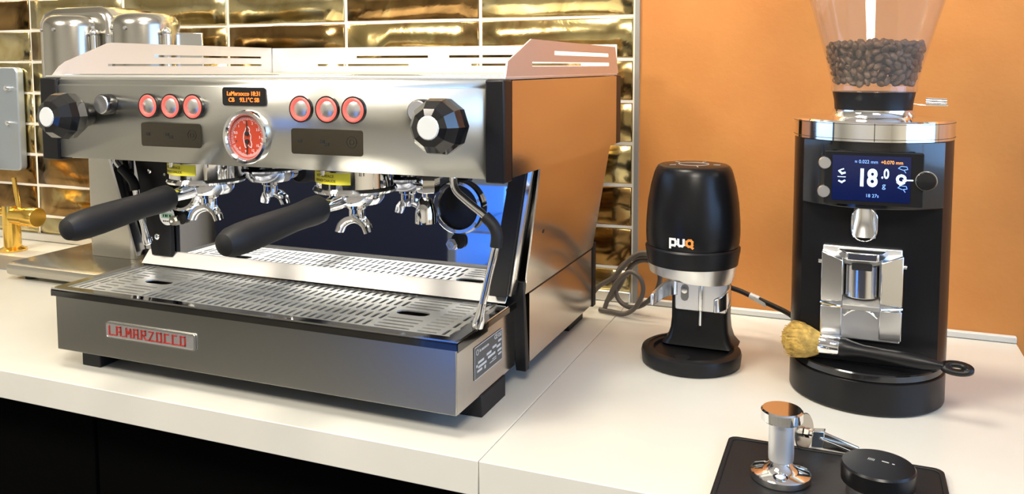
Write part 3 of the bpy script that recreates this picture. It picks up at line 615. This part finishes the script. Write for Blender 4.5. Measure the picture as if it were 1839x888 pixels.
# outlet chute
st = []
w_, h_ = .0150, .0440
for k in range(13): st.append((w_ * math.cos(PI + PI * k / 12), -h_ / 2 + w_ + w_ * math.sin(PI + PI * k / 12)))
for k in range(13): st.append((w_ * math.cos(PI * k / 12), h_ / 2 - w_ + w_ * math.sin(PI * k / 12)))
bm = B(); holed(bm, st, [[(x * .88, y * .95) for x, y in st]], FR(-.007, -.0600, .2290)); ch = obj('outlet_frame', bm, chrome, G, solid=.003)
bm = B(); n = 12
rows = [[bm.verts.new((-.007 + .0132 * math.cos(PI * k / n + PI), -.0595 + dy * math.sin(PI * k / n), z)) for k in range(n + 1)] for z, dy in ((.2115, .001), (.222, .005), (.234, .009), (.246, .0095))]
for A, Bq in zip(rows, rows[1:]):
    for k in range(n): bm.faces.new((A[k], A[k + 1], Bq[k + 1], Bq[k]))
obj('outlet_chute', bm, alu_pol, ch)
# portafilter holder
hx = -.0085
Hm = part_box('holder_plate', mat('bright satin aluminium', (.90, .90, .90), 1, .38), G, hx - .0455, hx + .0455, -.0560, yfl - .0003, .082, .199)
for sg in (-1, 1):
    xa, xb = sorted((hx + sg * .0215, hx + sg * .0465))
    bm = B(); hexa(bm, [(xa, -.0770, .134), (xb, -.0690, .131), (xb, -.0562, .131), (xa, -.0562, .134)] if sg > 0 else [(xa, -.0690, .131), (xb, -.0770, .134), (xb, -.0562, .134), (xa, -.0562, .131)],
              [(xa, -.0800, .186), (xb, -.0700, .194), (xb, -.0562, .194), (xa, -.0562, .190)] if sg > 0 else [(xa, -.0700, .194), (xb, -.0800, .186), (xb, -.0562, .190), (xa, -.0562, .194)]); obj('holder_cheek', bm, alu_pol, Hm, bevel=.0012)
    bm = B(); hexa(bm, [(xa, -.0600, .086), (xb, -.0600, .086), (xb, -.0562, .086), (xa, -.0562, .086)], [(xa, -.0660, .124), (xb, -.0640, .124), (xb, -.0562, .124), (xa, -.0562, .124)]); obj('holder_foot', bm, alu, Hm, bevel=.001)
    bm = B(); cyl(bm, (hx + sg * .0462, -.064, .180), (hx + sg * .0500, -.064, .180), .0028, n=12); obj('holder_bolt', bm, chrome, Hm)
bm = B(); lathe(bm, [(.0205, .132), (.0205, .178), (.0170, .1815), (0, .1815)], (hx, -.0565, 0), (0, 0, 1), 24, PI, 2 * PI) if False else None
half = [(.0205 * math.cos(PI + PI * k / 16), .019 * math.sin(PI + PI * k / 16)) for k in range(17)]
bm.free() if bm else None
bm = B(); prism(bm, half, UP(hx, -.0563, .1385), .041); obj('holder_core', bm, alu_pol, Hm, bevel=.001)
bm = B(); prism(bm, [(-.030, 0), (-.018, -.024), (.018, -.024), (.030, 0)], UP(hx, -.0563, .1860), .0110); obj('holder_hood', bm, alu_pol, Hm, bevel=.002)
bm = B(); prism(bm, rrect(.0230, .0085, .0015), FR(hx, -.0742, .1785), .0020); obj('holder_slot', bm, black_ink, Hm)
bm = B(); hexa(bm, [(hx - .021, -.086, .127), (hx + .021, -.086, .127), (hx + .021, -.0562, .129), (hx - .021, -.0562, .129)], [(hx - .021, -.086, .1335), (hx + .021, -.086, .1335), (hx + .021, -.0562, .1385), (hx - .021, -.0562, .1385)]); obj('holder_ledge', bm, trim_grey, Hm, bevel=.001)
for sg in (-1, 1):
    bm = B(); tube(bm, [(hx + sg * .046, -.066, .1285), (hx + sg * .024, -.080, .1290), (hx + sg * .020, -.084, .1300)], .0018, 8); obj('holder_wire', bm, chrome, Hm)
    bm = B(); tube(bm, [(hx + sg * .019, -.060, .113), (hx + sg * .010, -.063, .121), (hx, -.064, .124)], .0018, 8); obj('holder_wire', bm, chrome, Hm)

# ---- beans: individuals at the hopper wall and on top, lumps inside
def bean_mesh():
    bm = B(); bmesh.ops.create_uvsphere(bm, u_segments=10, v_segments=6, radius=1)
    for v in bm.verts:
        x, y, z = v.co
        zz = z * .62 if z > 0 else z * .78
        if z > .5 and abs(y) < .35: zz -= .22
        v.co = Vector((x * .0062, y * .0045, zz * .0045))
    return mesh_of('coffee_bean', bm, bean_mesh_mat, ang=60)
bean_mesh_mat = bean_mat
bme = bean_mesh(); rb = random.Random(3); placed = []
def add_bean(p):
    o = bpy.data.objects.new('coffee_bean', bme); C.objects.link(o); o.location = p
    o.rotation_euler = (rb.uniform(0, 6.28), rb.uniform(0, 6.28), rb.uniform(0, 6.28))
    tag(o, 'roasted brown coffee bean in the heap inside the clear hopper', 'coffee bean', 'coffee beans in the hopper'); placed.append(p)
gc = Vector((1.050, .335, 0)); cam_a = math.atan2(CAM_POS.y - .335, CAM_POS.x - 1.05)
tries = 0
while len(placed) < 215 and tries < 60000:
    tries += 1; z = rb.uniform(.4005, .447); a = cam_a + rb.uniform(-1.9, 1.9); r = hr(z) - .0068; p = gc + Vector((r * math.cos(a), r * math.sin(a), z))
    if all((p - q).length > .0076 for q in placed): add_bean(p)
tries = 0
while len(placed) < 300 and tries < 60000:
    tries += 1; a = rb.uniform(0, 2 * PI); r = math.sqrt(rb.random()) * .055; z = .4470 + .004 * (1 - r / .055) + rb.uniform(-.001, .002); p = gc + Vector((r * math.cos(a), r * math.sin(a), z))
    if all((p - q).length > .0078 for q in placed): add_bean(p)
bm = B(); src = B(); src.from_mesh(bme); src.verts.ensure_lookup_table(); sv = [v.co.copy() for v in src.verts]; sf = [[v.index for v in f.verts] for f in src.faces]; src.free()
for k in range(300):
    z = rb.uniform(.402, .444); a = rb.uniform(0, 2 * PI); r = (hr(z) - .013) * math.sqrt(rb.uniform(.45, 1)); q = Matrix.Translation((r * math.cos(a), r * math.sin(a), z)) @ Matrix.Rotation(rb.uniform(0, 6), 4, 'X') @ Matrix.Rotation(rb.uniform(0, 6), 4, 'Z')
    vv = [bm.verts.new(q @ c) for c in sv]
    for f in sf: bm.faces.new([vv[i] for i in f])
tag(obj('coffee_beans', bm, bean_mat, loc=gc), 'roasted beans packed in the middle of the hopper heap', 'coffee beans', kind='stuff')

# ================================================================= AUTO TAMPER
P = thing('automatic_tamper', 'black barrel shaped automatic tamping machine beside the grinder', 'tamping machine', (.821, .354, 0))
bm = B(); pr_ = []
for k in range(48):
    a = 2 * PI * k / 48; pr_.append((.0685 * math.cos(a), .0665 * math.sin(a)))
bm = B(); lathe(bm, [(0, .001), (.0660, .001), (.0690, .003), (.0702, .016), (.0690, .0205), (.0655, .0225), (.0595, .0232), (.0580, .0215), (.0530, .0208), (.0510, .0165), (0, .0160)], n=56); obj('base', bm, black_plastic, P)
bm = B(); lathe(bm, [(.0110, .0155), (.0110, .0182), (0, .0186)], (-.006, -.036, 0), n=24); obj('base_disc', bm, black_rubber, P)
cp = rrect(.080, .050, .010); cp2 = rrect(.100, .060, .010)
bm = B(); v0 = None
for s_, z in ((1.34, .0200), (1.14, .0290), (1.04, .042), (1.0, .058), (1.0, .128)):
    ring = [bm.verts.new((x * s_ + .008, y * (1 + (s_ - 1) * .5) + .036, z)) for x, y in cp]
    if v0:
        for k in range(len(ring)): bm.faces.new((v0[k], v0[(k + 1) % len(ring)], ring[(k + 1) % len(ring)], ring[k]))
    else: bm.faces.new(ring[::-1])
    v0 = ring
bm.faces.new(v0); obj('column', bm, black_plastic, P)
bm = B(); lathe(bm, [(0, .1230), (.0500, .1230), (.0560, .1245), (.0595, .1330), (.0625, .1460), (0, .1460)], n=56)
for v in bm.verts:
    if v.co.z < .130: v.co.z -= .006 * (v.co.x / .056) - .003
obj('silver_collar', bm, alu, P)
bm = B(); lathe(bm, [(0, .1462), (.0628, .1462), (.0655, .1640), (.0660, .1690), (.0640, .1715), (0, .1715)], n=56); obj('lower_band', bm, black_plastic, P)
bm = B(); lathe(bm, [(.0630, .1717), (.0645, .1760), (.0652, .1900), (.0648, .2080), (.0628, .2330), (.0590, .2560), (.0545, .2730), (.0520, .2795), (.0495, .2830), (.0470, .2845), (0, .2850)], n=64); hd2 = obj('head_cover', bm, black_satin, P)
bm = B(); ring_bm(bm, .0200, .0212, UP(0, 0, .2850), .0005)
for k in range(5): stroke(bm, [(.028 * math.cos(k * 1.26), .028 * math.sin(k * 1.26)), (.036 * math.cos(k * 1.26), .036 * math.sin(k * 1.26))], .0012, UP(0, 0, .2849), .0005)
obj('top_marking', bm, grey_ink, hd2)
def pbend(p, x0):
    a = -PI / 2 - .10 + (p.x + x0) / .0652; r = .0655 + p.z; return Vector((r * math.cos(a), r * math.sin(a), .1845 + p.y))
def glyph(bm, pls, x0, s=.0092, w=.0030):
    tmp = B()
    for pl in pls: stroke(tmp, [(a * s, (b - .5) * s) for a, b in pl], w, Matrix.Identity(4), .0004)
    n0 = len(bm.verts); me = bpy.data.meshes.new('t'); tmp.to_mesh(me); tmp.free(); bm.from_mesh(me); bpy.data.meshes.remove(me); bm.verts.ensure_lookup_table()
    for v in bm.verts[n0:]: v.co = pbend(v.co, x0)
bm = B(); glyph(bm, [[(0, -.25), (0, 1), (.7, 1), (.85, .75), (.85, .35), (.7, .1), (.2, .1)]], -.0130); glyph(bm, [[(0, 1), (0, .3), (.2, .1), (.6, .1), (.8, .3), (.8, 1)]], -.0015); obj('logo_lettering', bm, white_ink, hd2)
bm = B(); glyph(bm, [[(.4, .1), (.1, .3), (.1, .8), (.4, 1), (.7, 1), (.9, .8), (.9, .3), (.7, .1), (.4, .1)], [(.75, .1), (.95, -.12)]], .0088); obj('logo_lettering', bm, orange_ink, hd2)
# fork
bm = B(); prism(bm, rrect(.072, .046, .004), FR(.012, .0102, .097), .010); fk = obj('fork_block', bm, alu, P, bevel=.0015)
def ribbon(bm, pts, hh, th):
    Q = smooth_path(pts, 5); rows = []
    for i_, p in enumerate(Q):
        t_ = (Q[min(i_ + 1, len(Q) - 1)] - Q[max(i_ - 1, 0)]); t_.z = 0; t_.normalize(); n_ = Vector((-t_.y, t_.x, 0)) * th / 2; h2 = hh[0] + (hh[1] - hh[0]) * i_ / (len(Q) - 1); up = Vector((0, 0, h2 / 2))
        rows.append([bm.verts.new(p + n_ + up), bm.verts.new(p - n_ + up), bm.verts.new(p - n_ - up), bm.verts.new(p + n_ - up)])
    for A, Bq in zip(rows, rows[1:]):
        for q in range(4): bm.faces.new((A[q], A[(q + 1) % 4], Bq[(q + 1) % 4], Bq[q]))
    bm.faces.new(rows[0][::-1]); bm.faces.new(rows[-1])
bm = B(); ribbon(bm, [(-.018, .004, .108), (-.028, -.002, .107), (-.038, -.016, .104), (-.045, -.032, .099), (-.049, -.040, .096)], (.026, .016), .005); obj('fork_claw', bm, alu_pol, fk, bevel=.001)
bm = B(); ribbon(bm, [(.046, .004, .106), (.052, -.004, .104), (.050, -.020, .100), (.043, -.030, .096), (.036, -.034, .094)], (.030, .018), .005); obj('fork_claw', bm, alu_pol, fk, bevel=.001)
bm = B(); prism(bm, slot(0, 0, .024, .011, 'y'), FR(-.010, .0002, .100), .0014); sl = obj('fork_slot', bm, trim_grey, fk)
bm = B(); prism(bm, circle(0, .004, .0042, 18), FR(-.010, -.0015, .100), .003); obj('fork_screw', bm, chrome, fk)
part_box('fork_rib', alu_pol, fk, .010, .016, -.0065, .0005, .076, .118)
bm = B(); cyl(bm, (.013, -.004, .0560), (.013, -.004, .0790), .0024, n=12); obj('pin', bm, chrome, P)
bm = B()
for sg in (-1, 1):
    for k in range(5): box(bm, .012 + sg * .014 - .004 - (.006 if k % 2 else 0) * (sg < 0), .012 + sg * .014 + .004 + (.006 if k % 2 else 0) * (sg > 0), .0103, .0106, .1200 - k * .0022, .1206 - k * .0022)
obj('column_marking', bm, grey_ink, P)

# ================================================================= BRUSH
br = thing('grinder_brush', 'black handled cleaning brush with golden bristles on the grinder base', 'brush', (.972, .270, .0765))
ax = (Vector((1.163, .246, .0700)) - Vector((.972, .270, .0765))).normalized()
bm = B(); lathe(bm, [(0, -.0215), (.010, -.0200), (.0185, -.0130), (.0220, -.002), (.0205, .010), (.0150, .019), (.0125, .024)], (0, 0, 0), ax, 28)
rn = random.Random(5)
for v in bm.verts: v.co *= 1 + rn.uniform(-.05, .05)
bb = obj('bristles', bm, bristle_mat, br)
bm = B(); _, u_, w_2 = frame_of(ax)
for k in range(260):
    t_ = rn.uniform(0, 2 * PI); r_ = rn.uniform(.004, .018); base = ax * .018 + (u_ * math.cos(t_) + w_2 * math.sin(t_)) * r_ * .6
    tip = -ax * (rn.uniform(.012, .024)) * (1 - (r_ / .03) ** 2) + (u_ * math.cos(t_) + w_2 * math.sin(t_)) * r_ * 1.28
    midp = (base + tip) / 2 + (u_ * math.cos(t_) + w_2 * math.sin(t_)) * r_ * .30; tube(bm, [base, midp, tip], .00045, 3, 2)
o = obj('bristle_strands', bm, bristle_mat, br); o['kind'] = 'stuff'
bm = B(); lathe(bm, [(.0120, .022), (.0128, .024), (.0122, .046), (.0110, .048), (0, .048)], (0, 0, 0), ax, 28); obj('ferrule', bm, chrome, br)
bm = B(); lathe(bm, [(0, .047), (.0118, .0475), (.0125, .052), (.0100, .062), (.0078, .075), (.0080, .10), (.0088, .125), (.0080, .142), (.0050, .156), (.0040, .162), (0, .163)], (0, 0, 0), ax, 20); obj('handle', bm, black_plastic, br)
bm = B(); outer = [(.018 * math.cos(2 * PI * k / 24), .0095 * math.sin(2 * PI * k / 24)) for k in range(24)]; inn = [(.0070 * math.cos(2 * PI * k / 24), .0028 * math.sin(2 * PI * k / 24)) for k in range(24)]
Mh = Matrix.Translation(ax * .176) @ Matrix.Rotation(math.atan2(ax.y, ax.x), 4, 'Z') @ Matrix.Rotation(.55, 4, 'X')
holed(bm, outer, [inn], Mh); obj('hanging_loop', bm, black_plastic, br, solid=.005)

# ================================================================= MAT, TAMPER, LEVELLER, TOOL
bm = B(); prism(bm, rrect(.216, .190, .010), UP(1.0150, .018, .0002), .0055); mt = tag(obj('tamping_mat', bm, black_rubber, bevel=.001), 'black rubber tamping mat at the front of the counter', 'mat')
bm = B(); holed(bm, rrect(.216, .190, .010), [rrect(.206, .180, .008)], UP(1.0150, .018, .0062)); obj('mat_rim', bm, black_rubber, mt, solid=.001)
T = thing('tamper', 'silver hand tamper standing on the black mat', 'tamper', (.968, .033, .0062))
bm = B(); lathe(bm, [(0, 0), (.0285, 0), (.0293, .0015), (.0293, .0065), (.0278, .0080), (.0190, .0100), (.0130, .0140), (.0100, .0180)], n=48); obj('base', bm, chrome, T)
bm = B(); lathe(bm, [(.0080, .0120), (.0095, .0180), (.0122, .0195), (.0125, .0240), (.0125, .0600), (0, .0600)], n=36); obj('handle', bm, mat('bead blasted aluminium', (.88, .89, .90), 1, .45), T)
bm = B(); lathe(bm, [(0, .0602), (.0190, .0602), (.0205, .0615), (.0205, .0705), (.0190, .0722), (0, .0722)], n=48); obj('top_disc', bm, chrome, T)
Lv = thing('coffee_leveller', 'round black topped coffee distribution tool on the mat', 'leveller', (1.0580, .030, .0062))
bm = B(); lathe(bm, [(0, 0), (.0285, 0), (.0290, .001), (.0290, .012), (0, .012)], n=48); obj('steel_base', bm, chrome, Lv)
bm = B(); lathe(bm, [(0, .0122), (.0305, .0122), (.0335, .0145), (.0340, .0300), (.0325, .0320), (0, .0322)], n=56); tp = obj('cap', bm, black_satin, Lv)
bm = B(); text_bm('|||||', .0050, UP(-.006, .008, .0323, -.3), .0001, bm); stroke(bm, [(.004, .007), (.009, .0055)], .0012, UP(0, 0, .0321), .0003); stroke(bm, [(.013, .004), (.014, .0037)], .0012, UP(0, 0, .0321), .0003); obj('cap_print', bm, grey_ink, tp)
# metal clip tool
K = thing('metal_clip_tool', 'small metal clip with round disc and thin rod behind the tamper', 'tool', (.986, .120, 0))
bm = B(); lathe(bm, [(0, -.001), (.0195, -.001), (.0205, 0), (.0195, .001), (0, .001)], (0, 0, .0208), Vector((.90, -.42, .10)), 40); dk = obj('disc', bm, nickel, K)
for v in dk.data.vertices: v.co.z *= 1.0
bm = B(); lathe(bm, [(0, .001), (.0055, .001), (.0055, .006), (.0030, .006), (.0030, .011), (0, .011)], (.001, 0, .0208), Vector((.90, -.42, .10)), 6); obj('nut', bm, chrome, K)
bm = B(); hexa(bm, [(.008, -.012, .010), (.020, -.006, .008), (.021, .004, .008), (.009, -.002, .010)], [(.009, -.012, .028), (.021, -.006, .027), (.022, .004, .027), (.010, -.002, .028)]); obj('bracket', bm, nickel, K, bevel=.001)
bm = B(); hexa(bm, [(.019, -.006, .0075), (.055, .004, .0005), (.056, .008, .0005), (.020, -.002, .0075)], [(.020, -.006, .026), (.056, .004, .0105), (.057, .008, .0105), (.021, -.002, .026)]); obj('blade', bm, nickel, K, bevel=.0015)
bm = B(); cyl(bm, (.018, -.009, .019), (.066, -.004, .0035), .0012, n=8); obj('rod', bm, chrome, K)

# ================================================================= CORDS
bm = B(); tube(bm, [(.608, .575, .020), (.625, .566, .040), (.650, .555, .058), (.672, .545, .082), (.690, .54, .102), (.712, .53, .113), (.745, .50, .112), (.775, .45, .100), (.790, .412, .095)], .0042, 10, 8)
tag(obj('power_cord', bm, cable_mat), 'grey power cord rising from behind the espresso machine to the tamping machine', 'cord')
bm = B(); tube(bm, [(.630, .590, .0050), (.642, .585, .018), (.658, .575, .040), (.672, .565, .066), (.690, .555, .088), (.712, .548, .096), (.729, .545, .086), (.735, .545, .066), (.726, .548, .040), (.705, .552, .018), (.682, .556, .010), (.662, .560, .018), (.652, .563, .040), (.656, .562, .064), (.672, .556, .086), (.700, .546, .102), (.735, .535, .104), (.770, .50, .09)], .0042, 10, 8)
tag(obj('power_cord', bm, cable_mat), 'grey power cord coiled in a loop on the counter by the tiles', 'cord')
bm = B(); tube(bm, [(.640, .540, .0045), (.650, .535, .030), (.668, .528, .062), (.690, .522, .080), (.708, .520, .070), (.712, .520, .048), (.700, .522, .022), (.680, .526, .0065), (.655, .532, .0060), (.632, .540, .0050)], .0040, 10, 8)
tag(obj('power_cord', bm, cable_mat), 'smaller grey cord loop resting on the counter in front of the larger coil', 'cord')
bm = B(); tube(bm, [(.840, .480, .085), (.853, .50, .076), (.870, .505, .070), (.885, .50, .066), (.915, .49, .058), (.945, .47, .052), (.965, .43, .05)], .0040, 10, 6)
cd3 = tag(obj('power_cord', bm, black_rubber), 'black cord with white tag between the tamping machine and grinder', 'cord')
bm = B(); tube(bm, [(.886, .4995, .0657), (.900, .4950, .0620)], .0050, 12, 2); hexa(bm, [(.893, .492, .060), (.912, .488, .052), (.912, .4885, .052), (.893, .4925, .060)], [(.892, .492, .067), (.910, .488, .059), (.910, .4885, .059), (.892, .4925, .067)]); obj('cord_tag', bm, white_plastic, cd3)

# ================================================================= LEFT: BREWER, DISPENSER, TAP
Bw = thing('coffee_brewer', 'brushed steel tower with two rounded heads standing behind the espresso machine', 'brewer', (-.37, .44, 0))
bm = B()
prof = [(-.115, .010), (-.120, .014), (-.122, .022), (-.119, .031), (-.110, .035), (.115, .035), (.115, .010)]
A = [bm.verts.new((-.155, y, z)) for y, z in prof]; Bq = [bm.verts.new((.170, y, z)) for y, z in prof]
bm.faces.new(A); bm.faces.new(Bq[::-1])
for k in range(len(prof)): bm.faces.new((A[k], A[(k + 1) % len(prof)], Bq[(k + 1) % len(prof)], Bq[k]))
obj('base', bm, nickel, Bw)
for x_ in (-.125, .140):
    for y_ in (-.09, .09): bm = B(); cyl(bm, (x_, y_, 0), (x_, y_, .0098), .012, n=16); obj('foot', bm, black_rubber, Bw)
bm = B(); prism(bm, rrect(.125, .080, .014), UP(.004, .030, .0355), .35); obj('column', bm, nickel, Bw)
arch = [(.072, .38), (.072, .512), (.062, .532), (.040, .540), (-.080, .540), (-.108, .532), (-.122, .512), (-.122, .38)]
bm = B(); prism(bm, arch[::-1], FR(.0, .085, 0), .140); obj('head_housing', bm, nickel, Bw, bevel=.012)
for k, cx in enumerate((-.027, .153)):
    bm = B(); lathe(bm, [(0, .36), (.060, .36), (.060, .500), (.0585, .508), (.0530, .517), (.0440, .522), (0, .5235)], (cx, -.046, 0), (0, 0, 1), 40); h = obj('brew_head', bm, nickel, Bw)
    for a in (-2.1, -1.4): bm = B(); d = Vector((math.cos(a), math.sin(a), 0)); cyl(bm, Vector((cx, -.046, .494)) + d * .0590, Vector((cx, -.046, .494)) + d * .0625, .003, n=10); obj('head_bolt', bm, trim_grey, h)
    bm = B(); cyl(bm, (cx + .070, -.066, .40), (cx + .070, -.066, .485), .007, n=14); bmesh.ops.create_uvsphere(bm, u_segments=12, v_segments=8, radius=.0085, matrix=Matrix.Translation((cx + .070, -.066, .487))); obj('hinge', bm, chrome, h)
    bm = B(); prism(bm, [(0, .38), (.066, .38), (.066, .484), (.008, .486), (0, .480)], FR(cx + .074, -.050, 0), .004); obj('side_wing', bm, alu_pol, h, bevel=.001)

D = thing('wall_box', 'blue grey metal box with two small hooks on the tiled wall above the brass tap', 'box', (-.99, .604, .172))
bm = B(); prism(bm, rrect(.32, .250, .014), FR(0, .010, .125), .019); obj('cover', bm, steel_blue, D, bevel=.003)
for z_ in (.116, .200):
    bm = B(); cyl(bm, (.128, -.0088, z_), (.128, -.016, z_), .006, n=14); cyl(bm, (.128, -.015, z_ + .001), (.142, -.015, z_ - .004), .0022, n=8); obj('hook', bm, chrome, D)

Tp = thing('brass_tap', 'polished brass tap with lever beside the flat grey plate', 'tap', (-.765, .515, 0))
bm = B(); lathe(bm, [(0, .0005), (.030, .0005), (.030, .004), (.022, .008), (.0185, .010), (.0185, .062), (0, .062)], n=32); obj('base', bm, gold, Tp)
bm = B(); lathe(bm, [(0, .0), (.020, .0), (.020, .040), (.0225, .041), (.0225, .072), (.0210, .074), (0, .074)], (.012, 0, .082), (1, 0, 0), 32); obj('valve', bm, gold, Tp)
bm = B(); lathe(bm, [(.0185, .0622), (.0185, .105), (0, .105)], n=28); obj('collar', bm, gold, Tp)
bm = B(); cyl(bm, (.026, 0, .0995), (.014, 0, .170), .0048, n=14); obj('lever', bm, gold, Tp)
bm = B(); tube(bm, [(-.012, 0, .090), (-.040, -.004, .092), (-.075, -.010, .120), (-.10, -.016, .20), (-.13, -.024, .26), (-.17, -.034, .25), (-.185, -.04, .20)], .0100, 14); obj('spout', bm, gold, Tp)
bm = B(); prism(bm, rrect(.42, .088, .006), UP(-.79, .419, .0003), .0022); tag(obj('grey_plate', bm, trim_grey), 'flat grey plate set on the worktop below the brass tap', 'drainer')  # thin flat plate, darker grey than the worktop

# ================================================================= BEHIND THE CAMERA
bc = thing('back_bar', 'navy back bar cabinet along the opposite wall', 'cabinet', (0, YF + .3, FLOOR))
part_box('body', navy, bc, -3.0, -.23, -.28, .25, 0, .66); part_box('top', cabinet_black, bc, -3.02, -.2255, -.28, .28, .661, .69); part_box('body', navy, bc, -.22, 2.6, -.28, .25, 0, .66); part_box('top', cabinet_black, bc, -.225, 2.62, -.28, .28, .661, .69)
Fr = thing('added_blue_fridge', 'unseen glass door fridge added as the blue source for reflections', 'fridge', (-.335, -2.55, FLOOR))  # unseen, assumed form; added to give the steel its blue reflections
for d in ((-.34, -.30, -.33, .30, 0, 0.88), (.30, .34, -.33, .30, 0, 0.88), (-.30, .30, -.33, .30, 0.81, 0.88), (-.30, .30, -.33, .30, 0, .12)): part_box('case', steel_blue, Fr, *d)
part_box('back_light', added_blue_glow, Fr, -.30, .30, -.30, -.28, .12, 0.81, bevel=0)
for k in range(2): part_box('shelf', alu, Fr, -.295, .295, -.27, .25, .35 + k * .23, .36 + k * .23)
part_box('door_glass', window_glass, Fr, -.30, .30, .275, .281, .125, 0.805, bevel=0)
for lx, ly, s_ in ((-.75, -1.5, .3), (1.35, -1.6, .3), (.4, -.35, .25)):
    lp = tag(thing('ceiling_light', '', 'ceiling light', (lx, ly, CEIL)), {-.75: 'square ceiling light panel towards the left wall', 1.35: 'square ceiling light panel towards the window', .4: 'smaller square ceiling light panel above the counter edge'}[lx], 'ceiling light', 'ceiling light panels')
    part_box('frame', white_plastic, lp, -s_ - .02, s_ + .02, -s_ - .02, s_ + .02, -.025, -.0005); part_box('diffuser', panel_lamp, lp, -s_, s_, -s_, s_, -.0285, -.0255, bevel=0)
